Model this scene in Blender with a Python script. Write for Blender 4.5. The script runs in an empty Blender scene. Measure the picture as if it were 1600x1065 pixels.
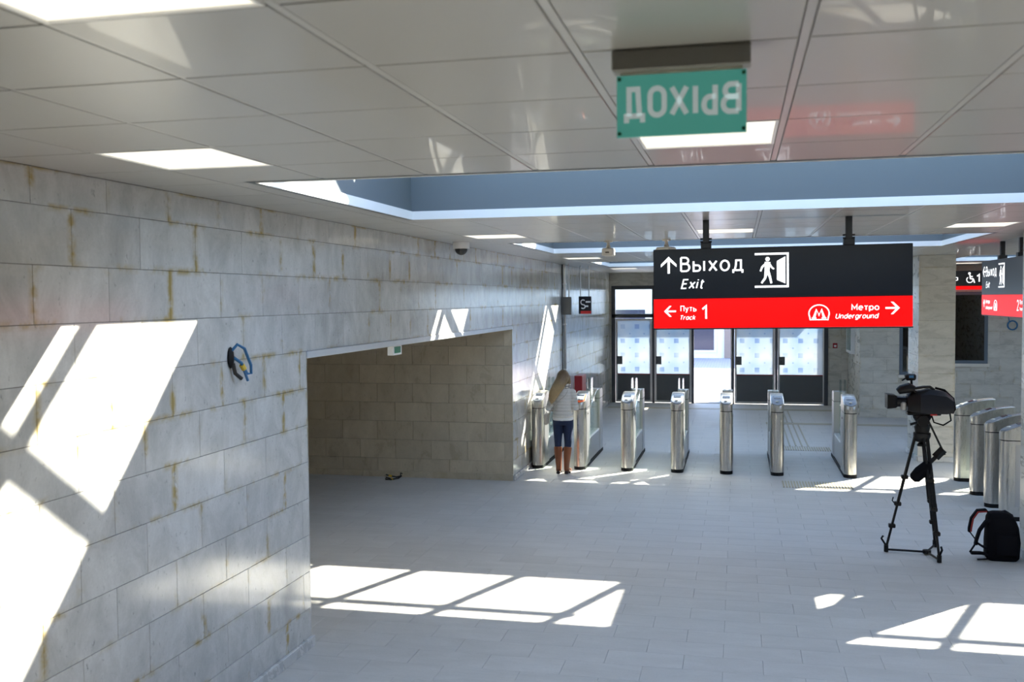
import bpy, math, random
from mathutils import Vector, Matrix
random.seed(7)
scn = bpy.context.scene
COL = scn.collection
PI = math.pi

# ------------------------------------------------------------------ camera
CAM_H, CEIL, WX = 2.824, 3.507, -3.415
cam_d = bpy.data.cameras.new('camera'); cam = bpy.data.objects.new('camera', cam_d); COL.objects.link(cam)
cam_d.sensor_width = 36.0; cam_d.lens = 1521.2 / 1600 * 36.0; cam_d.clip_start = .05; cam_d.clip_end = 300
_Y = Vector((1154.0 - 800, 464.2 - 532.5, 1521.2)).normalized()          # hall direction seen by the camera
_h = Vector((1, -math.tan(.009), 0)); _X = (_h - _h.dot(_Y) * _Y).normalized(); _Z = _X.cross(_Y)
right = Vector((_X.x, _Y.x, _Z.x)); up = -Vector((_X.y, _Y.y, _Z.y)); back = -Vector((_X.z, _Y.z, _Z.z))
m = Matrix((right, up, back)).transposed().to_4x4(); m.translation = (0, 0, CAM_H); cam.matrix_world = m
cam_d.dof.use_dof = True; cam_d.dof.focus_distance = 12.5; cam_d.dof.aperture_fstop = 3.5
scn.camera = cam

# ------------------------------------------------------------------ sky, sun, exposure
SUN = Vector((-.91, -.97, -1.0)).normalized()
w = bpy.data.worlds.new('sky'); scn.world = w; w.use_nodes = True
nt = w.node_tree; bgn = nt.nodes['Background']; sky = nt.nodes.new('ShaderNodeTexSky')
sky.sky_type = 'NISHITA'; sky.sun_disc = False; sky.sun_elevation = math.asin(-SUN.z); sky.sun_rotation = math.atan2(-SUN.x, -SUN.y)
sky.air_density = 1.0; sky.dust_density = .6; sky.ozone_density = 1.2
nt.links.new(sky.outputs[0], bgn.inputs[0]); bgn.inputs[1].default_value = .55
sd = bpy.data.lights.new('sun_offscreen', 'SUN'); sd.energy = 18.0; sd.angle = .0093; sd.color = (1, .91, .79)
so = bpy.data.objects.new('sun_offscreen', sd); COL.objects.link(so); so.location = (20, 30, 30); so.rotation_euler = SUN.to_track_quat('-Z', 'Y').to_euler()
scn.view_settings.view_transform = 'Standard'; scn.view_settings.look = 'None'; scn.view_settings.gamma = 1
scn.view_settings.use_curve_mapping = False; scn.view_settings.exposure = 1.13

# ------------------------------------------------------------------ materials
def mat(name):
    m = bpy.data.materials.new(name); m.use_nodes = True
    return m, m.node_tree, m.node_tree.nodes['Principled BSDF']
def N(nt, t, **kw):
    n = nt.nodes.new(t)
    for k, v in kw.items(): setattr(n, k, v)
    return n
def mth(nt, op, a, b=None, c=None, clamp=False):
    n = N(nt, 'ShaderNodeMath', operation=op, use_clamp=clamp)
    for i, x in enumerate((a, b, c)):
        if x is None: continue
        if isinstance(x, (int, float)): n.inputs[i].default_value = x
        else: nt.links.new(x, n.inputs[i])
    return n.outputs[0]
def mixc(nt, fac, a, b, blend='MIX'):
    n = N(nt, 'ShaderNodeMix', data_type='RGBA', blend_type=blend)
    for s, x in ((n.inputs[0], fac), (n.inputs[6], a), (n.inputs[7], b)):
        if isinstance(x, (int, float)): s.default_value = x
        elif isinstance(x, tuple): s.default_value = (*x, 1)
        else: nt.links.new(x, s)
    return n.outputs[2]
def noise(nt, vec, scale, detail=4, dist=0, rough=.55):
    n = N(nt, 'ShaderNodeTexNoise'); n.inputs['Scale'].default_value = scale; n.inputs['Detail'].default_value = detail
    n.inputs['Distortion'].default_value = dist; n.inputs['Roughness'].default_value = rough
    nt.links.new(vec, n.inputs['Vector']); return n.outputs['Fac']
def rng(nt, x, a, b, c=0, d=1):
    n = N(nt, 'ShaderNodeMapRange'); n.inputs[1].default_value = a; n.inputs[2].default_value = b; n.inputs[3].default_value = c; n.inputs[4].default_value = d
    nt.links.new(x, n.inputs[0]); return n.outputs[0]
def bump(nt, b, h, strength, dist=.01):
    n = N(nt, 'ShaderNodeBump'); n.inputs['Strength'].default_value = strength; n.inputs['Distance'].default_value = dist
    nt.links.new(h, n.inputs['Height']); nt.links.new(n.outputs[0], b.inputs['Normal'])
def plain(name, col, rough=.5, metal=0, spec=.5, emit=None, estr=0, coat=0, var=.06, scale=9):
    m, nt, b = mat(name)
    geo = N(nt, 'ShaderNodeTexCoord'); n = noise(nt, geo.outputs['Object'], scale, 3)
    c = mixc(nt, n, tuple(x * (1 - var) for x in col), tuple(min(1, x * (1 + var)) for x in col))
    nt.links.new(c, b.inputs['Base Color']); b.inputs['Roughness'].default_value = rough; b.inputs['Metallic'].default_value = metal
    b.inputs['Specular IOR Level'].default_value = spec; b.inputs['Coat Weight'].default_value = coat
    if emit: b.inputs['Emission Color'].default_value = (*emit, 1); b.inputs['Emission Strength'].default_value = estr
    return m
def marble(name, lo, hi, stain=.0, rough=.22, coat=.0, vein=1.0, horizontal=False, tvar=.06, spec=.5, sc=None):
    """Polished stone slab: every slab carries a tint and slab coordinates, veins break from slab to slab."""
    m, nt, b = mat(name)
    g = N(nt, 'ShaderNodeNewGeometry'); at = N(nt, 'ShaderNodeAttribute', attribute_name='tint'); uv = N(nt, 'ShaderNodeUVMap')
    ad = N(nt, 'ShaderNodeVectorMath', operation='ADD'); cmb = N(nt, 'ShaderNodeCombineXYZ')
    for i in range(3): nt.links.new(mth(nt, 'MULTIPLY', at.outputs['Fac'], (31.7, 17.3, 23.9)[i]), cmb.inputs[i])
    nt.links.new(g.outputs['Position'], ad.inputs[0]); nt.links.new(cmb.outputs[0], ad.inputs[1])
    mp = N(nt, 'ShaderNodeMapping'); nt.links.new(ad.outputs[0], mp.inputs[0])
    mp.inputs['Scale'].default_value = sc or ((1.0, 3.4, 3.4) if horizontal else (2.4, 2.4, 1.5))
    n1 = noise(nt, mp.outputs[0], 1.6, 9, .5, .68); n2 = noise(nt, mp.outputs[0], 13, 5, .3, .6); n3 = noise(nt, ad.outputs[0], 60, 2)
    base = mixc(nt, rng(nt, n1, .3, .72), lo, hi)
    base = mixc(nt, mth(nt, 'MULTIPLY', rng(nt, n2, .63, .74), .6 * vein), base, tuple(x * .55 for x in lo))
    base = mixc(nt, mth(nt, 'MULTIPLY', rng(nt, n3, .35, .65), .10), base, tuple(x * .7 for x in lo))
    tv = rng(nt, at.outputs['Fac'], 0, 1, 1 - tvar, 1 + tvar * .6); tc = N(nt, 'ShaderNodeCombineXYZ')
    for i in range(3): nt.links.new(tv, tc.inputs[i])
    base = mixc(nt, 1.0, base, tc.outputs[0], 'MULTIPLY')
    if stain:
        sp = N(nt, 'ShaderNodeSeparateXYZ'); nt.links.new(uv.outputs[0], sp.inputs[0])
        def edge(o, size): return mth(nt, 'MULTIPLY', mth(nt, 'MINIMUM', o, mth(nt, 'SUBTRACT', 1.0, o)), size)
        eu = rng(nt, edge(sp.outputs[0], .6), .004, .045, 1, 0); ev = rng(nt, edge(sp.outputs[1], .3), .003, .035, 1, 0)
        sn = noise(nt, g.outputs['Position'], 2.1, 5, .5); sn2 = noise(nt, g.outputs['Position'], 11, 3)
        ms = mth(nt, 'MULTIPLY', mth(nt, 'MAXIMUM', eu, mth(nt, 'MULTIPLY', ev, .75)), rng(nt, sn, .47, .60))
        ms = mth(nt, 'MULTIPLY', ms, rng(nt, sn2, .35, .6)); ms = mth(nt, 'MULTIPLY', ms, stain, clamp=True)
        base = mixc(nt, ms, base, (.40, .31, .13))
    nt.links.new(base, b.inputs['Base Color'])
    nt.links.new(rng(nt, n1, .3, .7, rough * .8, rough * 1.3), b.inputs['Roughness'])
    b.inputs['Coat Weight'].default_value = coat; b.inputs['Coat Roughness'].default_value = .12; b.inputs['Specular IOR Level'].default_value = spec
    return m
def glass(name, tint=(.93, .98, .96), refl=.10, rough=.0):
    m, nt, b = mat(name); nt.nodes.remove(b)
    t = N(nt, 'ShaderNodeBsdfTransparent'); t.inputs[0].default_value = (*tint, 1)
    gl = N(nt, 'ShaderNodeBsdfGlossy'); gl.inputs['Roughness'].default_value = rough
    lw = N(nt, 'ShaderNodeLayerWeight'); lw.inputs[0].default_value = .5
    mx = N(nt, 'ShaderNodeMixShader'); nt.links.new(mth(nt, 'ADD', mth(nt, 'MULTIPLY', mth(nt, 'POWER', lw.outputs['Facing'], 5.0), .40), refl * .3, clamp=True), mx.inputs[0])
    nt.links.new(t.outputs[0], mx.inputs[1]); nt.links.new(gl.outputs[0], mx.inputs[2])
    nt.links.new(mx.outputs[0], nt.nodes['Material Output'].inputs[0]); return m
def steel(name, col=(.62, .61, .58), rough=.30):
    m, nt, b = mat(name); tc = N(nt, 'ShaderNodeTexCoord'); mp = N(nt, 'ShaderNodeMapping')
    mp.inputs['Scale'].default_value = (60, 60, 1.5); nt.links.new(tc.outputs['Object'], mp.inputs[0])
    n = noise(nt, mp.outputs[0], 6, 3); nt.links.new(mixc(nt, n, tuple(x * .88 for x in col), tuple(x * 1.08 for x in col)), b.inputs['Base Color'])
    nt.links.new(rng(nt, n, .3, .7, rough * .8, rough * 1.2), b.inputs['Roughness']); b.inputs['Metallic'].default_value = 1; return m
def film():
    """Frosted door film: white to pale blue print with small squares, light passes through."""
    m, nt, b = mat('frosted_film'); tc = N(nt, 'ShaderNodeTexCoord')
    sp = N(nt, 'ShaderNodeSeparateXYZ'); nt.links.new(tc.outputs['Object'], sp.inputs[0])
    def cell(o, s, off): return mth(nt, 'ABSOLUTE', mth(nt, 'SUBTRACT', mth(nt, 'FRACT', mth(nt, 'ADD', mth(nt, 'MULTIPLY', o, s), off)), .5))
    def sq(s, half, ox, oz): return mth(nt, 'MULTIPLY', mth(nt, 'LESS_THAN', cell(sp.outputs[0], s, ox), half), mth(nt, 'LESS_THAN', cell(sp.outputs[2], s, oz), half))
    big = sq(2.6, .16, .0, .2); small = sq(2.6, .05, .5, .7)
    n = noise(nt, tc.outputs['Object'], 1.3, 2)
    c = mixc(nt, rng(nt, n, .35, .7), (.46, .49, .50), (.33, .41, .49))
    c = mixc(nt, mth(nt, 'MULTIPLY', mth(nt, 'MAXIMUM', big, small), rng(nt, n, .38, .6, .1, .8)), c, (.21, .28, .40))
    tr = N(nt, 'ShaderNodeBsdfTranslucent'); nt.links.new(c, tr.inputs[0]); df = N(nt, 'ShaderNodeBsdfDiffuse'); nt.links.new(c, df.inputs[0])
    mx = N(nt, 'ShaderNodeMixShader'); mx.inputs[0].default_value = .35
    nt.links.new(tr.outputs[0], mx.inputs[1]); nt.links.new(df.outputs[0], mx.inputs[2]); nt.links.new(mx.outputs[0], nt.nodes['Material Output'].inputs[0])
    nt.nodes.remove(b); return m
def pavers():
    m, nt, b = mat('paver_surface'); g = N(nt, 'ShaderNodeNewGeometry'); br = N(nt, 'ShaderNodeTexBrick')
    nt.links.new(g.outputs['Position'], br.inputs['Vector']); br.inputs['Scale'].default_value = 2.2
    br.inputs['Color1'].default_value = (.40, .36, .40, 1); br.inputs['Color2'].default_value = (.46, .42, .45, 1); br.inputs['Mortar'].default_value = (.28, .25, .28, 1)
    nt.links.new(br.outputs['Color'], b.inputs['Base Color']); b.inputs['Roughness'].default_value = .8; return m
def plaid():
    m, nt, b = mat('plaid_wool'); tc = N(nt, 'ShaderNodeTexCoord'); sp = N(nt, 'ShaderNodeSeparateXYZ'); nt.links.new(tc.outputs['Object'], sp.inputs[0])
    def st(o, s): return mth(nt, 'LESS_THAN', mth(nt, 'FRACT', mth(nt, 'MULTIPLY', o, s)), .33)
    c = mixc(nt, st(sp.outputs[2], 24), (.72, .66, .56), (.12, .10, .09)); c = mixc(nt, mth(nt, 'MULTIPLY', st(sp.outputs[0], 20), .7), c, (.13, .11, .10))
    nt.links.new(c, b.inputs['Base Color']); b.inputs['Roughness'].default_value = .9; return m
def quilt():
    m, nt, b = mat('quilted_jacket'); tc = N(nt, 'ShaderNodeTexCoord'); sp = N(nt, 'ShaderNodeSeparateXYZ'); nt.links.new(tc.outputs['Object'], sp.inputs[0])
    s = mth(nt, 'ABSOLUTE', mth(nt, 'SINE', mth(nt, 'MULTIPLY', sp.outputs[2], 62)))
    n = noise(nt, tc.outputs['Object'], 30, 3)
    nt.links.new(mixc(nt, n, (.60, .56, .49), (.72, .68, .61)), b.inputs['Base Color'])
    b.inputs['Roughness'].default_value = .75; bump(nt, b, s, .8, .012); return m
def hairm():
    m, nt, b = mat('blonde_hair'); tc = N(nt, 'ShaderNodeTexCoord'); mp = N(nt, 'ShaderNodeMapping'); nt.links.new(tc.outputs['Object'], mp.inputs[0])
    mp.inputs['Scale'].default_value = (60, 60, 4); n = noise(nt, mp.outputs[0], 2, 4)
    sp = N(nt, 'ShaderNodeSeparateXYZ'); nt.links.new(tc.outputs['Object'], sp.inputs[0])
    c = mixc(nt, n, (.17, .10, .04), (.60, .42, .20)); c = mixc(nt, rng(nt, sp.outputs[2], 1.40, 1.60, 0, .9), c, (.13, .075, .035))
    nt.links.new(c, b.inputs['Base Color']); b.inputs['Roughness'].default_value = .45; bump(nt, b, n, .5, .01); return m

M = dict(
    wall=marble('wall_marble', (.43, .425, .405), (.67, .665, .645), stain=1.3, vein=1.3, rough=.17, coat=.3),
    sand=marble('beige_marble', (.50, .43, .31), (.66, .58, .44), stain=.25, rough=.30, tvar=.08),
    far=marble('grey_beige_marble', (.46, .44, .385), (.64, .61, .54), stain=.6, rough=.28, vein=.5, sc=(1.3, 1.3, 3.6)),
    floor=marble('floor_stone', (.50, .485, .46), (.615, .60, .575), rough=.48, vein=.35, spec=.3, horizontal=True, tvar=.03),
    base=marble('baseboard_stone', (.50, .495, .48), (.60, .595, .58), rough=.28, vein=.2, tvar=.02),
    grout=plain('dark_grout', (.17, .165, .15), .9), slab=plain('floor_screed', (.34, .33, .31), .9),
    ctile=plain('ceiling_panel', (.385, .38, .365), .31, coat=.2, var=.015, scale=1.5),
    cbar=plain('ceiling_bar', (.46, .455, .44), .3, .2), cvoid=plain('ceiling_void', (.22, .22, .22), .9),
    shaft=plain('grey_paint', (.12, .14, .155), .55, var=.03, scale=2), white=plain('white_paint', (.80, .80, .80), .4, var=.02),
    rim=plain('white_trim', (.80, .80, .80), .4, var=.02), roof=plain('roof_concrete', (.35, .35, .35), .9), alu=plain('light_aluminium', (.60, .62, .65), .4, .3),
    glass=glass('clear_glass'), gglass=glass('green_edge_glass', (.90, .965, .945), .2), dglass=glass('dark_window_glass', (.30, .33, .35), .5),
    lamp=plain('lamp_diffuser', (.3, .29, .26), .5, emit=(1, .93, .76), estr=.62, var=.0),
    steel=steel('brushed_steel'), steel2=steel('satin_steel', (.55, .55, .55), .38), chrome=steel('polished_metal', (.78, .78, .78), .12),
    black=plain('black_rubber', (.006, .006, .007), .6, spec=.25), blackp=plain('black_plastic', (.005, .005, .006), .4, spec=.25), blackf=plain('black_fabric', (.004, .004, .006), .9, spec=.15),
    navy=plain('navy_fabric', (.005, .007, .014), .5, spec=.3), bezel=plain('blue_grey_bezel', (.30, .34, .40), .35, .3), screen=plain('dark_display', (.03, .04, .06), .2),
    pale=plain('pale_light', (.85, .82, .7), .4), orange=plain('orange_frame', (.80, .12, .03), .4), lowmid=plain('pale_cover', (.68, .68, .68), .35, .2),
    frame=plain('anthracite_frame', (.05, .055, .065), .45), tframe=plain('blue_grey_frame', (.10, .13, .165), .45), dpanel=plain('dark_grey_panel', (.085, .09, .095), .5), dred=plain('dark_red_line', (.22, .01, .02), .5),
    film=film(), platered=plain('plate_red', (.60, .02, .02), .4), plateink=plain('plate_white', (.80, .80, .80), .4), signblk=plain('sign_black', (.006, .008, .013), .32, spec=.45), signred=plain('sign_red', (.40, .001, .001), .35, spec=.35, emit=(1, .0, .0), estr=.50),
    ink=plain('sign_white', (.85, .85, .85), .4, emit=(1, 1, 1), estr=.55), post=plain('black_post', (.02, .023, .028), .4),
    egreen=None, ewhite=None, ebox=plain('grey_sign_housing', (.27, .26, .24), .5), gdot=plain('green_cap', (.0, .10, .03), .5),
    cream=plain('cream_plastic', (.66, .63, .55), .4), dome=plain('dome_smoke', (.01, .01, .012), .08), red=plain('red_enamel', (.33, .015, .02), .4),
    green=plain('pictogram_green', (.0, .17, .07), .4), brass=plain('brass_studs', (.40, .34, .20), .45, .5), strip=plain('tactile_strip', (.40, .36, .27), .6),
    blue=plain('blue_cable', (.03, .14, .30), .45), yellow=plain('yellow_tape', (.70, .48, .05), .5), cable=plain('black_cable', (.02, .02, .02), .5),
    skin=plain('skin', (.62, .40, .30), .5), jacket=quilt(), hem=plain('white_knit', (.78, .76, .73), .8), jeans=plain('blue_denim', (.008, .018, .055), .85, var=.25, scale=20),
    boot=plain('brown_leather', (.22, .068, .025), .38, var=.2), sole=plain('dark_sole', (.03, .015, .01), .6), hair=hairm(), scarf=plaid(), bag=plain('beige_leather', (.45, .40, .33), .5),
    pave=pavers(), concrete=plain('sunlit_concrete', (.62, .60, .60), .85), facade=plain('white_render', (.72, .69, .68), .8), brown=plain('brown_stone', (.26, .19, .17), .7),
    shop=plain('shop_window', (.05, .05, .08), .1), redstrap=plain('red_edging', (.25, .02, .02), .8), reddev=plain('red_lever', (.45, .01, .01), .4),
)
def acrylic():
    m, nt, b = mat('green_acrylic'); b.inputs['Base Color'].default_value = (.02, .26, .19, 1); b.inputs['Roughness'].default_value = .25
    b.inputs['Emission Color'].default_value = (.08, .40, .33, 1); b.inputs['Emission Strength'].default_value = .20
    n = noise(nt, N(nt, 'ShaderNodeTexCoord').outputs['Object'], 4, 2); nt.links.new(mixc(nt, n, (.06, .19, .155), (.07, .22, .18)), b.inputs['Base Color']); return m
M['egreen'] = acrylic(); M['ewhite'] = plain('frosted_lettering', (.50, .56, .55), .5, emit=(.7, .8, .8), estr=.14)

# ------------------------------------------------------------------ mesh helpers
class MB:
    def __init__(s): s.v = []; s.f = []
    def add(s, vs, fs):
        o = len(s.v); s.v += [tuple(v) for v in vs]; s.f += [tuple(i + o for i in f) for f in fs]; return s
    def box(s, x0, x1, y0, y1, z0, z1, bev=0):
        if bev <= 0:
            vs = [(x, y, z) for z in (z0, z1) for y in (y0, y1) for x in (x0, x1)]
            return s.add(vs, [(0, 2, 3, 1), (4, 5, 7, 6), (0, 1, 5, 4), (2, 6, 7, 3), (0, 4, 6, 2), (1, 3, 7, 5)])
        b = min(bev, .49 * min(x1 - x0, y1 - y0, z1 - z0))
        def ring(z, i): return [(x0 + b * 1, y0 + i, z), (x1 - b, y0 + i, z), (x1 - i, y0 + b, z), (x1 - i, y1 - b, z), (x1 - b, y1 - i, z), (x0 + b, y1 - i, z), (x0 + i, y1 - b, z), (x0 + i, y0 + b, z)]
        R = [ring(z0, b), ring(z0 + b, 0), ring(z1 - b, 0), ring(z1, b)]
        return s.rings(R)
    def rings(s, R, cap=True):
        n = len(R[0]); vs = [p for r in R for p in r]; fs = []
        for i in range(len(R) - 1):
            for j in range(n): fs.append((i * n + j, i * n + (j + 1) % n, (i + 1) * n + (j + 1) % n, (i + 1) * n + j))
        if cap: fs.append(tuple(range(n))[::-1]); fs.append(tuple((len(R) - 1) * n + j for j in range(n)))
        return s.add(vs, fs)
    def tube(s, pts, r, n=8, closed=False):
        pts = [Vector(p) for p in pts]; R = []; k = len(pts)
        rr = r if isinstance(r, (list, tuple)) else [r] * k
        up = None
        for i, p in enumerate(pts):
            a = pts[(i - 1) % k] if (closed or i > 0) else p; b = pts[(i + 1) % k] if (closed or i < k - 1) else p
            t = (b - a).normalized()
            if up is None: up = Vector((0, 0, 1)) if abs(t.z) < .9 else Vector((1, 0, 0))
            e = t.cross(up)
            if e.length < 1e-4: e = t.cross(Vector((0, 1, 0)))
            e.normalize(); g = e.cross(t).normalized(); up = g
            R.append([p + rr[i] * (math.cos(2 * PI * j / n) * e + math.sin(2 * PI * j / n) * g) for j in range(n)])
        if closed: R.append(R[0]); return s.rings(R, cap=False)
        return s.rings(R)
    def loft(s, secs, n=14):
        """secs: (cx,cy,cz,rx,ry) horizontal ellipses bottom to top"""
        return s.rings([[(cx + rx * math.cos(2 * PI * j / n), cy + ry * math.sin(2 * PI * j / n), cz) for j in range(n)] for cx, cy, cz, rx, ry in secs])
    def sphere(s, c, rx, ry, rz, n=12, k=7, a0=0, a1=PI):
        R = []
        for i in range(k + 1):
            a = a0 + (a1 - a0) * i / k; q = max(.02, math.sin(a)); R.append([(c[0] + rx * q * math.cos(2 * PI * j / n), c[1] + ry * q * math.sin(2 * PI * j / n), c[2] - rz * math.cos(a)) for j in range(n)])
        return s.rings(R)
    def poly(s, pts, d=.002, z=0.0, x=0):
        """flat shape in sign coordinates (s, t) standing proud of a face towards -Y"""
        n = len(pts); vs = [(a, z, b) for a, b in pts] + [(a, z - d, b) for a, b in pts]
        return s.add(vs, [tuple(range(n))[::-1], tuple(range(n, 2 * n))] + [(i, (i + 1) % n, n + (i + 1) % n, n + i) for i in range(n)])
    def mesh(s, name):
        me = bpy.data.meshes.new(name); me.from_pydata(s.v, [], s.f); me.update(); return me
    def build(s, name, material, parent=None, smooth=False, loc=None):
        me = s.mesh(name); me.materials.append(material); o = bpy.data.objects.new(name, me); COL.objects.link(o)
        if smooth:
            for p in me.polygons: p.use_smooth = True
        if parent: o.parent = parent
        if loc: o.location = loc
        fixn(me)
        if smooth: autosmooth(me)
        return o
def fixn(me):
    import bmesh
    b = bmesh.new(); b.from_mesh(me); bmesh.ops.recalc_face_normals(b, faces=b.faces); b.to_mesh(me); b.free()
def autosmooth(me, ang=.7):
    import bmesh
    b = bmesh.new(); b.from_mesh(me)
    for e in b.edges:
        if len(e.link_faces) == 2 and e.calc_face_angle(0) > ang: e.smooth = False
    b.to_mesh(me); b.free()
def tag(o, label=None, cat=None, group=None, kind=None):
    for k, v in (('label', label), ('category', cat), ('group', group), ('kind', kind)):
        if v: o[k] = v
    return o
def empty(name, loc=(0, 0, 0), rz=0):
    o = bpy.data.objects.new(name, None); COL.objects.link(o); o.location = loc; o.rotation_euler = (0, 0, rz); o.empty_display_size = .1; return o
def copy_tree(o, parent=None):
    c = o.copy(); COL.objects.link(c); c.parent = parent
    for ch in list(o.children): copy_tree(ch, c)
    return c
def struct(o, label=None, cat=None): return tag(o, label, cat, kind='structure')
def subtract(rects, h):
    out = []
    for a0, a1, b0, b1 in rects:
        h0, h1, g0, g1 = max(a0, h[0]), min(a1, h[1]), max(b0, h[2]), min(b1, h[3])
        if h0 >= h1 - 1e-6 or g0 >= g1 - 1e-6: out.append((a0, a1, b0, b1)); continue
        if a0 < h0 - 1e-6: out.append((a0, h0, b0, b1))
        if h1 < a1 - 1e-6: out.append((h1, a1, b0, b1))
        if b0 < g0 - 1e-6: out.append((h0, h1, b0, g0))
        if g1 < b1 - 1e-6: out.append((h0, h1, g1, b1))
    return out
# ---- slabs and tiles (each its own object, alike ones share a mesh)
_tm = {}
def tile_geo(wd, ht, th, ch=.0012):
    a, b = wd / 2, ht / 2; c = ch
    vs = [(-a, -b, 0), (a, -b, 0), (a, b, 0), (-a, b, 0), (-a, -b, th - c), (a, -b, th - c), (a, b, th - c), (-a, b, th - c), (-a + c, -b + c, th), (a - c, -b + c, th), (a - c, b - c, th), (-a + c, b - c, th)]
    fs = [(0, 1, 5, 4), (1, 2, 6, 5), (2, 3, 7, 6), (3, 0, 4, 7), (4, 5, 9, 8), (5, 6, 10, 9), (6, 7, 11, 10), (7, 4, 8, 11), (8, 9, 10, 11)]
    return vs, fs
def finish_tiles(me, uvs, tints):
    l = me.uv_layers.new(name='UVMap'); t = me.attributes.new('tint', 'FLOAT', 'POINT')
    for lp in me.loops: l.data[lp.index].uv = uvs[lp.vertex_index]
    for i, x in enumerate(tints): t.data[i].value = x
def tile_mesh(name, wd, ht, th, variant, material):
    k = (name, round(wd, 3), round(ht, 3), th, variant, material.name)
    if k not in _tm:
        vs, fs = tile_geo(wd, ht, th); me = bpy.data.meshes.new(name); me.from_pydata(vs, [], fs)
        finish_tiles(me, [((x / wd) + .5, (y / ht) + .5) for x, y, z in vs], [variant / 9.0] * len(vs)); me.materials.append(material); _tm[k] = me
    return _tm[k]
def lay(name, parent, frame, rects, th, material, near=None, cap=300, rnd=None):
    """rects (u0,u1,v0,v1) in a frame (origin,u,v,n). The 'cap' best ones (by near()) are objects, the others one part."""
    o, u, v, n = [Vector(x) for x in frame]; rot = Matrix((u, v, n)).transposed().to_4x4()
    rects = [r for r in rects if r[1] - r[0] > .02 and r[3] - r[2] > .02]
    if near: rects.sort(key=lambda r: near(o + u * (r[0] + r[1]) / 2 + v * (r[2] + r[3]) / 2))
    rest = MB(); uvs = []; tints = []
    for i, (a0, a1, b0, b1) in enumerate(rects):
        c = o + u * (a0 + a1) / 2 + v * (b0 + b1) / 2; var = random.randrange(10)
        if i < cap:
            ob = bpy.data.objects.new(name, tile_mesh(name, a1 - a0, b1 - b0, th, var, material)); COL.objects.link(ob); ob.parent = parent
            mm = rot.copy(); mm.translation = c; ob.matrix_local = mm
        else:
            vs, fs = tile_geo(a1 - a0, b1 - b0, th); rest.add([rot.to_3x3() @ Vector(p) + c for p in vs], fs)
            uvs += [(p[0] / (a1 - a0) + .5, p[1] / (b1 - b0) + .5) for p in vs]; tints += [var / 9.0] * len(vs)
    if rest.v:
        me = rest.mesh(name + '_field'); finish_tiles(me, uvs, tints); me.materials.append(material)
        ob = bpy.data.objects.new(name + '_field', me); COL.objects.link(ob); ob.parent = parent; ob['kind'] = 'stuff'
def bond(u0, u1, v0, v1, tw=.6, th=.3, gap=.003, vofs=0.0, holes=(), uofs=0):
    """running bond of slabs over a rectangle, courses start at v0 - vofs"""
    out = []; k = 0; v = v0 - vofs
    while v < v1 - 1e-6:
        u = u0 - uofs - (tw / 2 if k % 2 else 0)
        while u < u1 - 1e-6:
            r = [(max(u, u0), min(u + tw, u1), max(v, v0), min(v + th, v1))]
            if r[0][1] > r[0][0] and r[0][3] > r[0][2]:
                for h in holes: r = subtract(r, h)
                out += [(a + gap / 2, b - gap / 2, c + gap / 2, d - gap / 2) for a, b, c, d in r]
            u += tw
        v += th; k += 1
    return out
def wallbox(name, axis, pos, th, u0, u1, z0, z1, holes, material, label):
    """backing wall: plane at pos, body behind it (th signed)"""
    b = MB(); p0, p1 = sorted((pos, pos + th))
    R = [(u0, u1, z0, z1)]
    for h in holes: R = subtract(R, h)
    for a0, a1, c0, c1 in R:
        if axis == 'x': b.box(p0, p1, a0, a1, c0, c1)
        else: b.box(a0, a1, p0, p1, c0, c1)
    return struct(b.build(name, material), label, 'wall')
camdist = lambda c: (c - Vector((0, 0, CAM_H))).length
CY0, CX0, CP = 2.707, -2.876, .609           # ceiling module
PAS0, PAS1, LINT = 7.295, 14.68, 2.418        # side passage in the left wall
YF = 26.37                                    # door wall
SKY = [(-2.70, 2.72, 5.14, 7.88), (-2.70, 2.72, 11.63, 14.38), (-2.70, 2.72, 18.13, 20.88), (3.89, 9.3, 5.14, 7.88), (3.89, 9.3, 11.63, 14.38), (3.89, 9.3, 18.13, 20.88)]
XR, YB = 9.7, -4.5
T = .012                                      # slab thickness

# ------------------------------------------------------------------ floor
f = MB(); f.box(-9.2, XR, YB, YF + .3, -.3, -T); floor = struct(f.build('floor', M['slab']), 'pale grey stone tile floor of the station hall', 'floor')
tact = [(.64, 1.65, 14.84, 15.40), (.78, 1.62, 18.5, 18.98), (.80, 1.42, 19.02, 22.2), (.72, 1.34, 22.75, 24.9), (-3.3, 2.6, 25.02, 25.32), (.55, 2.9, 22.3, 22.62), (1.9, 2.65, 22.62, 22.65)]
fr_ = bond(WX, XR, 5.6, YF, gap=.002)
fr_ += bond(-9.0, WX, PAS0, PAS1, vofs=(PAS0 - 5.6) % .3, gap=.002)
lay('floor_tile', floor, ((0, 0, -T), (1, 0, 0), (0, 1, 0), (0, 0, 1)), fr_, T, M['floor'],
    near=lambda c: camdist(c) + (0 if (abs(c.x) < 9 and -.62 < c.x / max(c.y, .1) < .34 and c.y > 6.3) else 50), cap=300)
f = MB(); f.box(WX, XR, YB, 5.6, -T, 0); f.build('near_floor_paving', M['floor'], floor)

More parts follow.
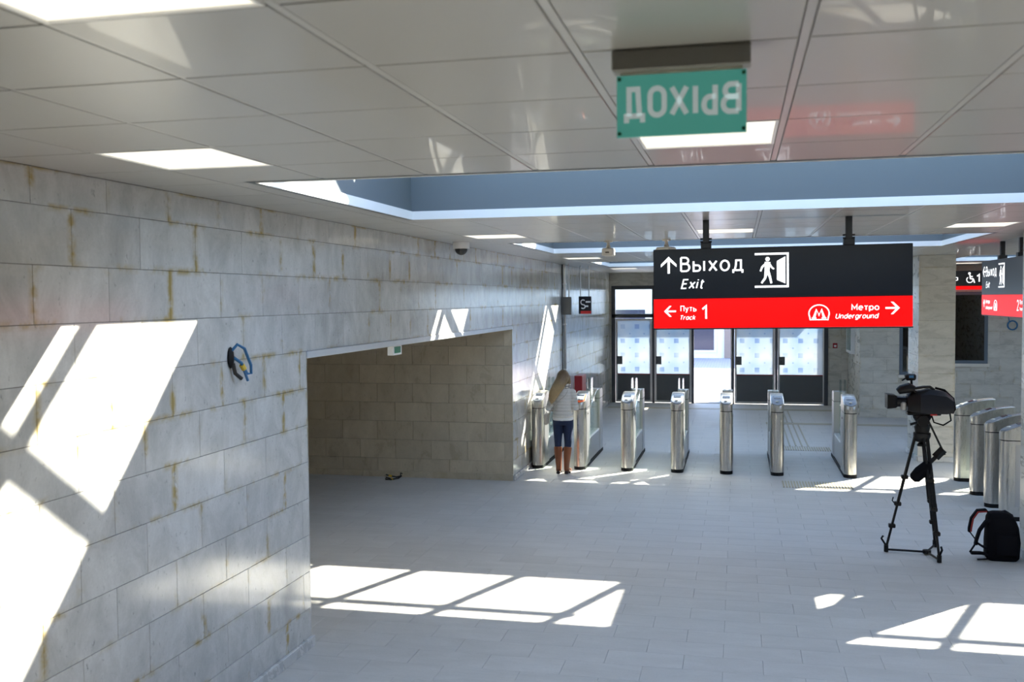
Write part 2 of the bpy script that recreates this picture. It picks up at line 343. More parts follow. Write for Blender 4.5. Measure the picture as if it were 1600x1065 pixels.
# ------------------------------------------------------------------ ceiling
ce = MB(); R = [(WX, XR, YB, YF)]
for h in SKY: R = subtract(R, h)
for a0, a1, b0, b1 in R: ce.box(a0, a1, b0, b1, CEIL + .012, CEIL + .05)
ceiling = struct(ce.build('ceiling', M['cvoid']), 'suspended ceiling of square glossy grey metal panels', 'ceiling')
lights = {(2, -2), (0, 2), (4, 2), (0, 12), (4, 12), (8, 12), (0, 22), (0, 32), (12, 32)}      # light panels take the place of a tile
ct = []; cl = []
for i in range(-1, 21):
    for j in range(-12, 40):
        hb = lambda q: .009 if q < 3 else .016
        r = (CX0 + i * CP + hb(i), CX0 + (i + 1) * CP - hb(i + 1), CY0 + j * CP + .005, CY0 + (j + 1) * CP - .005)
        r = (max(r[0], WX + .002), min(r[1], XR - .002), max(r[2], YB), min(r[3], YF - .002))
        if r[1] - r[0] < .03 or r[3] - r[2] < .03: continue
        rr = [r]
        for h in SKY: rr = subtract(rr, (h[0] - .0, h[1] + .0, h[2], h[3]))
        if (i, j) in lights and len(rr) == 1 and rr[0] == r: cl.append(r)
        else: ct += rr
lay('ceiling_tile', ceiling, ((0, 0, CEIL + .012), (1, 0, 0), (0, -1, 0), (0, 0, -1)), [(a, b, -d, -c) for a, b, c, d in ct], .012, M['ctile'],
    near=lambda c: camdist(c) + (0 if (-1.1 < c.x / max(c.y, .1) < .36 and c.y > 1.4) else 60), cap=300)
for i in range(0, 22):
    x = CX0 + i * CP; hw_ = .005 if i < 3 else .012; segs = [(x - hw_, x + hw_, YB, YF)]
    for h in SKY: segs = subtract(segs, h)
    b = MB()
    for a0, a1, b0, b1 in segs: b.box(a0, a1, b0, b1, CEIL + .002, CEIL + .012)
    if b.v: b.build('ceiling_bar', M['cbar'], ceiling)
# roof slab (keeps daylight out except through the skylights)
rf = MB(); R = [(-9.4, XR + .3, YB - .3, YF + .3)]
for h in SKY: R = subtract(R, (h[0] - .05, h[1] + .05, h[2] - .05, h[3] + .05))
for a0, a1, b0, b1 in R: rf.box(a0, a1, b0, b1, 3.62, 4.18)
struct(rf.build('roof', M['roof']), 'flat concrete roof above the suspended ceiling', 'roof')
def light_label(r):
    x, y = r[0], r[2]
    row = 'close behind the exit sign' if y < 2 else 'just before the skylight nearest the exit sign' if y < 5 else 'above the hanging sign row' if y < 11 else 'above the turnstile row' if y < 18 else 'near the glass doors'
    col = 'by the stained wall' if x < -2 else 'towards the stained wall' if x < -1 and y < 2 else 'mid-hall' if x < 1.2 else 'near the pillars' if x < 3 else 'just beyond the pillars' if x < 6 else 'far beyond the pillars'
    return 'square panel light ' + col + ', ' + row
for r in cl:
    e = empty('ceiling_light', ((r[0] + r[1]) / 2, (r[2] + r[3]) / 2, CEIL)); a = (r[1] - r[0]) / 2; c = (r[3] - r[2]) / 2
    b = MB(); q = .014
    b.box(-a, a, -c, -c + q, -.002, .02); b.box(-a, a, c - q, c, -.002, .02); b.box(-a, -a + q, -c + q, c - q, -.002, .02); b.box(a - q, a, -c + q, c - q, -.002, .02)
    b.build('frame', M['white'], e); b = MB(); b.box(-a + q, a - q, -c + q, c - q, .003, .011); b.build('diffuser', M['lamp'], e)
    tag(e, light_label(r), 'ceiling light', 'square ceiling lights')

# ------------------------------------------------------------------ skylights
def skylight(idx, x0, x1, y0, y1):
    e = empty('window_%d' % idx, ((x0 + x1) / 2, (y0 + y1) / 2, CEIL)); ox, oy = e.location.x, e.location.y
    struct(e, 'grey skylight well with white rim, ' + ('nearest the green exit sign', 'second from the green exit sign', 'nearest the glass doors')[(idx - 1) % 3] + (', beyond the pillars' if idx > 3 else ''), 'skylight')
    zt = 4.2 - CEIL; a0, a1, b0, b1 = x0 - ox, x1 - ox, y0 - oy, y1 - oy; t = .05
    for q in ((a0 - t, a0, b0 - t, b1 + t), (a1, a1 + t, b0 - t, b1 + t), (a0, a1, b0 - t, b0), (a0, a1, b1, b1 + t)):
        MB().box(*q, .0, zt).build('shaft_side', M['shaft'], e)
    k = .014
    for q in ((a0, a0 + k, b0, b1), (a1 - k, a1, b0, b1), (a0 + k, a1 - k, b0, b0 + k), (a0 + k, a1 - k, b1 - k, b1)):
        MB().box(*q, -.004, .066).build('rim', M['rim'], e)
    # gable lantern, ridge across the hall
    lx1 = a1 + .40; lx0 = a0 - .05; yc = 0; half = b1; rise = half / 1.3; zr = zt + rise
    def zs(y): return zt + (half - abs(y)) / 1.3
    def bar(p, q, r): return MB().tube([p, q], r, 6)
    a_ = (-.75 if y0 < 10 else .83) + (6.52 if x0 > 0 else 0); xs = [a_ + 1.1 * n - ox for n in range(-6, 7) if x0 - .02 < a_ + 1.1 * n < x1 + .34]
    for x in xs:
        for s in (1, -1):
            MB().tube([(x, s * half, zt), (x, 0, zr)], .07, 6).build('rafter', M['alu'], e)
    for y in (.32,): MB().tube([(lx0, y, zs(y)), (lx1, y, zs(y))], .06, 6).build('purlin', M['alu'], e)
    MB().tube([(lx0, -.35, zs(.35)), (lx1, -.35, zs(.35))], .03, 6).build('purlin', M['alu'], e)
    MB().tube([(lx0, 0, zr), (lx1, 0, zr)], .04, 6).build('ridge_beam', M['alu'], e)
    ye = half - .41                                # opaque flashing at the foot of the far slope
    b = MB(); b.add([(lx0, half + .05, zt - .03), (lx1, half + .05, zt - .03), (lx1, ye, zs(ye)), (lx0, ye, zs(ye)), (lx0, half + .05, zt + .02), (lx1, half + .05, zt + .02), (lx1, ye, zs(ye) + .03), (lx0, ye, zs(ye) + .03)],
        [(0, 1, 2, 3), (7, 6, 5, 4), (0, 4, 5, 1), (1, 5, 6, 2), (2, 6, 7, 3), (3, 7, 4, 0)]); b.build('flashing', M['alu'], e)
    edges = [lx0] + sorted(xs) + [lx1]
    for s in (1, -1):
        for u, v in zip(edges[:-1], edges[1:]):
            if v - u < .05: continue
            ya = ye if s > 0 else -half
            MB().add([(u, ya, zs(ya) + .012), (v, ya, zs(ya) + .012), (v, 0, zr + .012), (u, 0, zr + .012)], [(0, 1, 2, 3)]).build('pane', M['glass'], e)
    for x in (lx0, lx1): MB().add([(x, -half, zt), (x, half, zt), (x, 0, zr)], [(0, 1, 2)]).build('pane', M['glass'], e)
    b = MB(); b.box(lx0 - .02, lx0 + .02, -half - .05, half + .05, zt - .02, zt + .02); b.box(lx1 - .02, lx1 + .02, -half - .05, half + .05, zt - .02, zt + .02)
    b.box(lx0, lx1, -half - .05, -half, zt - .02, zt + .02)
    if lx1 > a1 + .06: b.box(a1 + .05, lx1 - .02, -half, half, zt - .02, zt)
    b.build('curb', M['alu'], e)
for i, s in enumerate(SKY): skylight(i + 1, *s)

# ------------------------------------------------------------------ left wall with the side passage
HO = [(PAS0, PAS1, -1, LINT)]; HB = [(PAS0, PAS1 + T + .3, -1, LINT)]
wl = wallbox('wall_left', 'x', WX - T, -.34, YB, YF, -T, 4.15, HB, M['grout'], 'grey polished marble slab wall with ochre glue stains')
z0 = LINT - 8 * .3
rects = bond(-1.2, YF, .0, CEIL, vofs=-z0 + .3 - .0 if z0 > 0 else -z0, holes=HO, uofs=.02)
lay('marble_slab', wl, ((WX - T, 0, 0), (0, -1, 0), (0, 0, 1), (1, 0, 0)), [(-b, -a, c, d) for a, b, c, d in rects], T, M['wall'],
    near=lambda c: camdist(c) + (0 if c.y > 3.7 else 90), cap=300)
# return faces of the opening
for y, n, nm in ((PAS0, (0, 1, 0), 'reveal_slab'), ):
    MB().box(WX - .35, WX, y - .0, y + T, 0, LINT).build(nm, M['wall'], wl)
# passage
wp = wallbox('wall_passage', 'y', PAS1 + T, .3, -9.2, WX - T, -T, LINT, [], M['grout'], 'dim beige marble wall of the side passage')
lay('beige_slab', wp, ((0, PAS1 + T, 0), (1, 0, 0), (0, 0, 1), (0, -1, 0)), bond(-9.0, WX, .0, LINT - .06, vofs=.0, uofs=.25), T, M['sand'], cap=300)
wpn = wallbox('wall_passage_near', 'y', PAS0, -.3, -9.2, WX - .35, -T, 3.6, [], M['sand'], 'near marble wall of the side passage')
wpe = wallbox('wall_passage_end', 'x', -9.0, -.2, PAS0, PAS1, -T, 3.6, [], M['sand'], 'end marble wall of the side passage')
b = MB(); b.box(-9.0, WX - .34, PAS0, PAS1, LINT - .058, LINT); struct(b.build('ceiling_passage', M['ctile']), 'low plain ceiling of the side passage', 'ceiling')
b = MB(); b.box(WX - .36, WX + .012, PAS0 + .002, PAS1, LINT - .058, LINT, .004); struct(b.build('trim_1', M['alu']), 'pale metal strip edging the passage lintel', 'trim')
def skirting(name, segs, label, h=.085, d=.028, mt=None):
    e = empty(name); struct(e, label, 'baseboard')
    for (x0, y0, x1, y1, nx, ny) in segs:
        L = math.hypot(x1 - x0, y1 - y0); k = max(1, round(L / .6))
        for i in range(k):
            a, c = i / k, (i + 1) / k; p = (x0 + (x1 - x0) * a, y0 + (y1 - y0) * a); q = (x0 + (x1 - x0) * c, y0 + (y1 - y0) * c)
            xs = sorted((p[0], q[0], )); ys = sorted((p[1], q[1]))
            bx = [xs[0] + min(0, nx * d), xs[1] + max(0, nx * d), ys[0] + min(0, ny * d), ys[1] + max(0, ny * d)]
            if ny == 0: bx[2] += .001; bx[3] -= .001
            else: bx[0] += .001; bx[1] -= .001
            me = MB(); me.box(*bx, 0, h, .003); o = me.build('skirting_piece', mt or M['base'], e)
            t = o.data.attributes.new('tint', 'FLOAT', 'POINT')
            v = random.random()
            for x in t.data: x.value = v
skirting('baseboard_left', [(WX, -1, WX, PAS0 + .028, 1, 0), (WX, PAS1 - .028, WX, YF, 1, 0)], 'low marble skirting along the stained marble wall')
skirting('baseboard_passage', [(-9, PAS1, WX, PAS1, 0, -1)], 'low beige marble skirting in the side passage', h=.10, mt=M['sand'])

# ------------------------------------------------------------------ door wall
DX0, DX1, DZ = -3.36, 2.26, 3.16
wf = wallbox('wall_far', 'y', YF + T, .3, WX - .3, XR, -T, 4.15, [(DX0, DX1, 0, DZ)], M['grout'], 'grey beige marble wall around the glazed entrance')
lay('marble_slab', wf, ((0, YF + T, 0), (1, 0, 0), (0, 0, 1), (0, -1, 0)), bond(WX, 2.75, 0, CEIL, holes=[(DX0, DX1, 0, DZ)]), T, M['far'])
dr = empty('window_11', (0, YF, 0)); struct(dr, 'anthracite framed glazed entrance screen with transom lights', 'window')
def bx(*a): return MB().box(*a)
for x in (DX0 + .05, -2.235, -1.19, -.14, .965, DX1 - .05):
    wd = .05 if x in (DX0 + .05, DX1 - .05) else .03
    bx(x - wd, x + wd, -.02, .10, 0 if True else 0, DZ - .1).build('mullion', M['frame'], dr)
bx(DX0, DX1, -.02, .10, DZ - .1, DZ).build('head_rail', M['frame'], dr); bx(DX0, DX1, -.02, .10, 2.30, 2.40).build('transom_rail', M['frame'], dr)
xs = [DX0 + .1, -2.235, -1.19, -.14, .965, DX1 - .1]
for a, c in zip(xs[:-1], xs[1:]): bx(a + .03, c - .03, .04, .05, 2.4, DZ - .1).build('pane', M['glass'], dr)
def door_leaf(idx, x0, x1, label, hinge=None, ang=0):
    e = empty('door_%d' % idx, (x0 if hinge is None else hinge, YF + .02, .02), ang); struct(e, label, 'door')
    wd = x1 - x0; o = 0 if hinge is None else -wd; h = 2.25; s = .05
    for q in ((o, o + s, 0, h), (o + wd - s, o + wd, 0, h), (o + s, o + wd - s, 0, s), (o + s, o + wd - s, h - s, h)):
        bx(q[0], q[1], -.03, .03, q[2], q[3]).build('stile' if q[3] - q[2] > 1 else 'rail', M['steel2'], e)
    bx(o + s, o + wd - s, -.015, .015, s, .74).build('kick_panel', M['dpanel'], e)
    bx(o + s, o + wd - s, -.018, .018, .74, .765).build('red_line', M['dred'], e)
    bx(o + s, o + wd - s, -.006, .006, .765, h - s).build('frosted_pane', M['film'], e)
    p = bx(o + s - .02, o + s + .13, -.034, -.018, 1.02, 1.24).build('lock_plate', M['dpanel'], e); bx(o + s + .03, o + s + .05, -.05, -.034, 1.10, 1.12).build('keyhole', M['black'], p)
    return e
door_leaf(1, -3.25, -2.27, 'closed frosted door leaf nearest the stained marble wall')
door_leaf(2, -2.20, -1.22, 'closed frosted door leaf between the open doorway and the leaf by the stained wall')
door_leaf(3, -.17, .93, 'open door leaf swung outwards from the doorway', hinge=-.17, ang=-PI / 2)
door_leaf(4, -.10, .93, 'closed frosted door leaf with pale blue squares beside the open leaf')
door_leaf(5, 1.0, 2.18, 'closed frosted door leaf with pale blue squares beside the fire call point')

# ------------------------------------------------------------------ right hand side: side wall, ticket wall, pillars, outer walls
SX, TY = 2.75, 23.9
ws = wallbox('wall_side', 'x', SX + T, .25, TY + T, YF, -T, 4.15, [], M['grout'], 'short marble return wall beside the entrance')
lay('marble_slab', ws, ((SX + T, 0, 0), (0, 1, 0), (0, 0, 1), (-1, 0, 0)), bond(TY, YF, 0, CEIL), T, M['far'])
WIN = [(3.62, 4.5, 1.0, 2.85), (4.55, 5.5, 1.27, 2.9)]
wt = wallbox('wall_ticket', 'y', TY + T, .3, SX + T, XR, -T, 4.15, WIN, M['grout'], 'marble wall with grey bands holding the ticket windows')
lay('marble_slab', wt, ((0, TY + T, 0), (1, 0, 0), (0, 0, 1), (0, -1, 0)), bond(SX, XR, 0, CEIL, holes=WIN, vofs=.1), T, M['far'])
bx(SX + .3, XR, TY + 1.6, TY + 1.7, 0, 3.5).build('ticket_office_back', M['dpanel'], wt)
for i, (a, c, d, e_) in enumerate(WIN):
    e = empty('window_%d' % (21 + i), (a, TY, d)); struct(e, ('dark narrow window partly behind the marble pillar', 'dark ticket window with grey frame under the black sign')[i], 'window')
    W_, H_ = c - a, e_ - d; s = .07
    for q in ((0, s, 0, H_), (W_ - s, W_, 0, H_), (s, W_ - s, 0, s), (s, W_ - s, H_ - s, H_)): bx(q[0], q[1], -.01, .06, q[2], q[3]).build('frame', M['tframe'], e)
    bx(s, W_ - s, .03, .04, s, H_ - s).build('pane', M['dglass'], e); bx(-.03, W_ + .03, -.05, .05, -.07, -.0).build('sill', M['cream'], e)
def pillar(name, x0, x1, y0, y1, label):
    e = bx(x0 + T, x1 - T, y0 + T, y1 - T, -T, 4.1).build(name, M['grout']); struct(e, label, 'pillar')
    lay('marble_slab', e, ((0, y0 + T, 0), (1, 0, 0), (0, 0, 1), (0, -1, 0)), bond(x0, x1, 0, CEIL, tw=1.2), T, M['far'])
    lay('marble_slab', e, ((0, y1 - T, 0), (-1, 0, 0), (0, 0, 1), (0, 1, 0)), bond(-x1, -x0, 0, CEIL, tw=1.2), T, M['far'])
    lay('marble_slab', e, ((x0 + T, 0, 0), (0, -1, 0), (0, 0, 1), (-1, 0, 0)), bond(-y1, -y0, 0, CEIL, tw=1.2), T, M['far'])
    lay('marble_slab', e, ((x1 - T, 0, 0), (0, 1, 0), (0, 0, 1), (1, 0, 0)), bond(y0, y1, 0, CEIL, tw=1.2), T, M['far'])
pillar('pillar', 2.98, 3.56, 17.67, 18.7, 'marble clad pillar between the turnstiles and the ticket window')
pillar('pillar', 3.0, 3.50, 11.05, 11.55, 'marble clad pillar beside the backpack')
for nm, x0, x1, y0, y1 in (('baseboard_pillar_far', 2.98, 3.56, 17.67, 18.7), ('baseboard_pillar_near', 3.0, 3.50, 11.05, 11.55)):
    skirting(nm, [(x0, y0, x1, y0, 0, -1), (x0, y0, x0, y1, -1, 0), (x1, y0, x1, y1, 1, 0), (x0, y1, x1, y1, 0, 1)], 'low marble skirting around the ' + ('pillar near the ticket window' if y0 > 15 else 'pillar by the backpack'))
struct(wallbox('wall_right', 'x', XR, .3, YB, YF, -T, 4.15, [], M['far'], 'plain marble side wall beyond the pillars'))
BW = []
wb = wallbox('wall_back', 'y', YB, -.3, WX - .34, XR + .3, -T, 4.15, BW, M['far'], 'plain marble wall closing the hall opposite the doors')
for i, (a, c, d, e_) in enumerate(BW):
    e = empty('window_%d' % (31 + i), (a, YB - .1, d)); struct(e, 'large plain window in the wall behind the viewer', 'window')
    W_, H_ = c - a, e_ - d
    for q in ((0, .06, 0, H_), (W_ - .06, W_, 0, H_), (.06, W_ - .06, 0, .06), (.06, W_ - .06, H_ - .06, H_)): bx(q[0], q[1], -.03, .03, q[2], q[3]).build('frame', M['frame'], e)
    bx(.06, W_ - .06, -.005, .005, .06, H_ - .06).build('pane', M['glass'], e)

# ------------------------------------------------------------------ outside the entrance
struct(bx(-30, 30, YF + .3, 31.2, -.3, -.01).build('ground_forecourt', M['concrete']), 'bright concrete forecourt outside the doors', 'ground')
struct(bx(-30, 30, 31.2, 46.5, -.3, -.01).build('ground_pavers', M['pave']), 'grey block paving outside the doors', 'ground')
e = bx(DX0 - .6, DX1 + .6, YF + .3, YF + 1.5, 3.28, 3.42).build('sun_blocker', M['alu']); struct(e, 'unseen flat metal overhang added above the entrance outside to block the sun', 'sun_blocker')  # unseen overhang, added to keep direct sun out of the transom lights
bd = empty('building', (0, 46.5, 0)); tag(bd, 'white rendered building across the paved yard', 'building')
bx(-28, 28, 0, 6, -.2, 7).build('facade', M['facade'], bd)
for k in range(-6, 6):
    x = k * 3.2 + .2; wv = bx(x, x + 2.0, -.06, .02, .25, 2.4).build('window', M['facade'], bd); bx(x + .12, x + 1.88, -.08, -.06, .37, 2.28).build('pane', M['shop'], wv)
    bx(x + 2.35, x + 2.75, -.12, 0, 0, 6.6).build('pilaster', M['brown'], bd)

# ------------------------------------------------------------------ turnstiles
def prism_y(secs, zb):
    """solid swept along y: secs (y, half width, top z)"""
    return MB().rings([[(-hw, y, zb), (hw, y, zb), (hw, y, zt), (hw * .8, y, zt + .006), (-hw * .8, y, zt + .006), (-hw, y, zt)] for y, hw, zt in secs])
def plan(n=8, r=.10, L=.56): return [(r * .9 * (1 - math.cos(PI / 2 * i / n)), r * math.sin(PI / 2 * max(i, .35) / n)) for i in range(n + 1)] + [(L, r)]
def half_round(z0, z1, r, L, y0=0):
    P = [(-h, y + y0) for y, h in reversed(plan(8, r, L))] + [(h, y + y0) for y, h in plan(8, r, L)]
    return MB().rings([[(x, y, z) for x, y in P] for z in (z0, z1)])
def make_turnstile(reader=False):
    e = empty('turnstile')
    half_round(0, .055, .098, 2.2, .006).build('plinth', M['black'], e)
    half_round(.055, 1.0, .10, .56).build('front_pillar', M['steel'], e, True)
    half_round(1.0, 1.012, .094, .55, .006).build('joint', M['black'], e)
    g = lambda y: 1.105 + .15 * math.sin(min(1, max(0, y) / .56) * PI / 2)
    P = plan(8, .10, .56); ys = [p for p in P[:-1]] + [(.10 + .46 * k / 8, .10) for k in range(1, 9)]
    prism_y([(y, max(h, .03), g(y)) for y, h in ys], 1.012).build('head', M['steel'], e, True)
    bz = MB(); n = 10; Rn = []
    for k in range(n + 1):
        y = .012 + .30 * k / n; hw = .088 * math.sqrt(max(.04, 1 - (1 - min(1, k / 3.2)) ** 2)) * (1 if k < 9 else .85)
        Rn.append([(-hw, y, g(y) + .004), (hw, y, g(y) + .004), (hw * .96, y, g(y) + .018), (-hw * .96, y, g(y) + .018)])
    plate = bz.rings(Rn).build('reader_plate', M['orange'] if reader else M['bezel'], e, True)
    d = MB(); d.add([(-.055, .20, g(.20) + .019), (.055, .20, g(.20) + .019), (.055, .27, g(.27) + .019), (-.055, .27, g(.27) + .019), (-.055, .20, g(.2) + .024), (.055, .20, g(.2) + .024), (.055, .27, g(.27) + .024), (-.055, .27, g(.27) + .024)],
        [(0, 1, 2, 3), (4, 5, 6, 7), (0, 1, 5, 4), (1, 2, 6, 5), (2, 3, 7, 6), (3, 0, 4, 7)]); d.build('display', M['screen'], plate)
    MB().sphere((0, .11, g(.11) + .018), .026, .035, .012).build('lamp', M['pale'], plate, True)
    if reader:
        d = MB(); d.add([(-.065, .06, g(.06) + .02), (.065, .06, g(.06) + .02), (.07, .3, g(.3) + .02), (-.07, .3, g(.3) + .02), (-.065, .06, g(.06) + .027), (.065, .06, g(.06) + .027), (.07, .3, g(.3) + .027), (-.07, .3, g(.3) + .027)],
            [(0, 1, 2, 3), (4, 5, 6, 7), (0, 1, 5, 4), (1, 2, 6, 5), (2, 3, 7, 6), (3, 0, 4, 7)]); d.build('touch_pad', M['bezel'], plate)
    for s in (-1, 1):
        x = s * .1015; p = bx(min(x, x + s * .004), max(x, x + s * .004), .16, .53, .18, .96).build('side_panel', M['steel2'], e)
        bx(min(x, x + s * .006), max(x, x + s * .006), .26, .33, .89, .92).build('lock', M['black'], p)
    bx(-.085, .085, .56, 1.84, .055, .45, .008).build('low_case', M['steel2'], e); bx(-.08, .08, .562, 1.838, .45, .462).build('case_cover', M['lowmid'], e)
    # rear cabinet with rounded top
    R = []
    for k in range(9):
        a = PI / 2 * k / 8; R.append((1.84 + .36, 0))
    prof = [(1.84, .055), (1.84, 1.0), (1.84, 1.17), (2.12, 1.17)] + [(2.12 + .08 * math.sin(PI / 2 * k / 5), 1.09 + .08 * math.cos(PI / 2 * k / 5)) for k in range(1, 6)] + [(2.2, .055)]
    MB().rings([[(x, y, z) for y, z in prof] for x in (-.09, .09)]).build('rear_cabinet', M['steel2'], e, True)
    bx(-.092, .092, 1.838, 2.202, 1.0, 1.008).build('rear_joint', M['black'], e)
    # fixed glass with curved top edge
    arc = [(.62, .80)] + [(.62 + 1.22 * k / 10, .80 + .37 * math.sin(PI / 2 * k / 10)) for k in range(1, 11)]
    gp = [(.58, .462), (1.84, .462)] + arc[::-1]
    for s in (.06,):
        o = MB().rings([[(s + x, y, z) for y, z in gp] for x in (-.004, .004)]).build('side_glass', M['gglass'], e); MB().tube([(s, y, z) for y, z in arc], .008, 6).build('edge_rail', M['chrome'], o, True)
    # two swing wings of thick glass with rounded top, on brackets
    for s in (-.035, .035):
        yy = [(1.12 + .30 * k / 8) for k in range(9)]
        pr = [(1.14, .50), (1.42, .50)] + [(1.34 + .08 * math.cos(PI / 2 * k / 4), 1.35 + .08 * math.sin(PI / 2 * k / 4)) for k in range(5)] + [(1.22 - .08 * math.sin(PI / 2 * k / 4), 1.35 + .08 * math.cos(PI / 2 * k / 4)) for k in range(5)]
        wv = MB().rings([[(s + x, y, z) for y, z in pr] for x in (-.007, .007)]).build('glass_wing', M['gglass'], e)
        for z in (.62, 1.02): MB().box(s - .016, s + .016, 1.08, 1.18, z - .03, z + .03, .008).build('bracket', M['chrome'], wv)
    MB().tube([(0, 1.10, .462), (0, 1.10, 1.06)], .018, 8).build('wing_post', M['steel2'], e, True)
    return e
protoA = make_turnstile(); protoB = make_turnstile(True)
ORD = ['first', 'second', 'third', 'fourth', 'fifth', 'sixth', 'seventh']
used = False
for k, x in enumerate((-3.27, -2.56, -1.78, -.97, -.19, .60, 1.70)):
    if k == 1: t = protoB; lab = 'steel turnstile with orange reader plate beside the blonde woman'
    else:
        t = copy_tree(protoA) if used else protoA; used = True
        lab = 'steel glass-wing turnstile, %s counting from the stained marble wall' % ORD[k]
    t.location = (x, 15.80, 0); tag(t, lab, 'turnstile', 'turnstiles in the row facing the doors')
for k, y in enumerate((15.92, 14.85, 14.02, 13.25)):
    t = copy_tree(protoA); t.location = (3.20, y, 0); t.rotation_euler = (0, 0, -PI / 2)
    tag(t, 'steel turnstile in the side passage row, ' + ('nearest the pillar by the ticket window', 'second from the pillar by the ticket window', 'third from the pillar by the ticket window', 'last of the row, behind the backpack')[k], 'turnstile', 'turnstiles in the side row between the pillars')

# ------------------------------------------------------------------ lettering
def arc(cx, cy, rx, ry, a0, a1, n=12): return [(cx + rx * math.cos(math.radians(a0 + (a1 - a0) * k / n)), cy + ry * math.sin(math.radians(a0 + (a1 - a0) * k / n))) for k in range(n + 1)]
def ring(cx, cy, rx, ry): return arc(cx, cy, rx, ry, 90, 450, 20)
XH = .72                                    # x-height; strokes run along centre lines, cap height 1
GL = {
    'В': (.60, [[(0, 0), (0, 1)], [(0, 1), (.28, 1)] + arc(.28, .77, .22, .23, 90, -90) + [(0, .54)], [(0, .54), (.32, .54)] + arc(.32, .27, .25, .27, 90, -90) + [(0, 0)]]),
    'ы': (.80, [[(0, XH), (0, 0), (.25, 0)] + arc(.25, .21, .2, .21, -90, 90) + [(0, .42)], [(.72, 0), (.72, XH)]]), 'х': (.52, [[(0, 0), (.5, XH)], [(0, XH), (.5, 0)]]), 'о': (.58, [ring(.28, XH / 2, .28, XH / 2)]),
    'д': (.66, [[(0, -.2), (0, 0), (.62, 0), (.62, -.2)], [(.10, 0), (.18, .35), (.2, XH), (.52, XH), (.52, 0)]]), 'E': (.50, [[(.48, 1), (0, 1), (0, 0), (.48, 0)], [(0, .52), (.42, .52)]]), 'x': (.50, [[(0, 0), (.48, XH)], [(0, XH), (.48, 0)]]),
    'i': (.06, [[(0, 0), (0, XH)], [(0, .9), (0, 1.0)]]), 't': (.34, [[(.12, .95), (.12, .15)] + arc(.25, .15, .13, .15, 180, 290, 6), [(0, XH), (.32, XH)]]), 'П': (.62, [[(0, 0), (0, 1), (.6, 1), (.6, 0)]]), 'у': (.52, [[(0, XH), (.27, .05)], [(.52, XH), (.2, -.2), (.05, -.26)]]),
    'т': (.50, [[(0, XH), (.5, XH)], [(.25, XH), (.25, 0)]]), 'ь': (.50, [[(0, XH), (0, 0), (.25, 0)] + arc(.25, .21, .22, .21, -90, 90) + [(0, .42)]]), 'T': (.56, [[(0, 1), (.56, 1)], [(.28, 1), (.28, 0)]]), 'r': (.30, [[(0, 0), (0, XH)], [(0, .45)] + arc(.24, .45, .24, .27, 180, 80, 6)]),
    'a': (.52, [ring(.25, XH / 2, .25, XH / 2), [(.5, XH), (.5, 0)]]), 'c': (.48, [arc(.28, XH / 2, .28, XH / 2, 50, 310, 16)]), 'k': (.46, [[(0, 0), (0, 1.05)], [(.42, XH), (0, .3)], [(.14, .42), (.46, 0)]]), '1': (.34, [[(.0, .74), (.28, .98), (.28, 0)]]),
    '2': (.56, [arc(.27, .72, .27, .28, 165, -25, 12) + [(.0, 0), (.56, 0)]]), 'М': (.78, [[(0, 0), (0, 1), (.38, .3), (.76, 1), (.76, 0)]]), 'е': (.54, [[(.02, .38), (.52, .38)] + arc(.27, XH / 2, .27, XH / 2, 5, 310, 18)]), 'р': (.54, [[(0, -.28), (0, XH)], ring(.27, XH / 2, .27, XH / 2)]),
    'U': (.62, [[(0, 1), (0, .3)] + arc(.3, .3, .3, .3, 180, 360, 12) + [(.6, 1)]]), 'n': (.50, [[(0, 0), (0, XH)], [(0, .45)] + arc(.24, .45, .24, .27, 180, 0, 10) + [(.48, 0)]]), 'd': (.54, [ring(.26, XH / 2, .26, XH / 2), [(.52, 1.05), (.52, 0)]]), 'e': (.54, [[(.02, .38), (.52, .38)] + arc(.27, XH / 2, .27, XH / 2, 5, 310, 18)]),
    'g': (.54, [ring(.26, XH / 2, .26, XH / 2), [(.52, XH), (.52, -.08)] + arc(.28, -.08, .24, .2, 0, -150, 8)]), 'o': (.56, [ring(.28, XH / 2, .28, XH / 2)]), 'u': (.50, [[(0, XH), (0, .25)] + arc(.24, .25, .24, .25, 180, 360, 10), [(.48, XH), (.48, 0)]]),
    'К': (.58, [[(0, 0), (0, 1)], [(.54, 1), (.05, .5), (.58, 0)]]), 'с': (.48, [arc(.28, XH / 2, .28, XH / 2, 50, 310, 16)]), 'а': (.52, [ring(.25, XH / 2, .25, XH / 2), [(.5, XH), (.5, 0)]]),
    'Ы': (.80, [[(0, 1), (0, 0), (.2, 0)] + arc(.2, .29, .22, .29, -90, 90) + [(0, .58)], [(.74, 0), (.74, 1)]]), 'Х': (.58, [[(0, 0), (.56, 1)], [(0, 1), (.56, 0)]]), 'О': (.56, [[(.0, .3)] + arc(.27, .27, .27, .27, 180, 360, 10) + arc(.27, .73, .27, .27, 0, 180, 10) + [(0, .3)]]),
    'Д': (.66, [[(0, -.25), (0, 0), (.62, 0), (.62, -.25)], [(.12, 0), (.18, 1), (.52, 1), (.52, 0)]]),
}
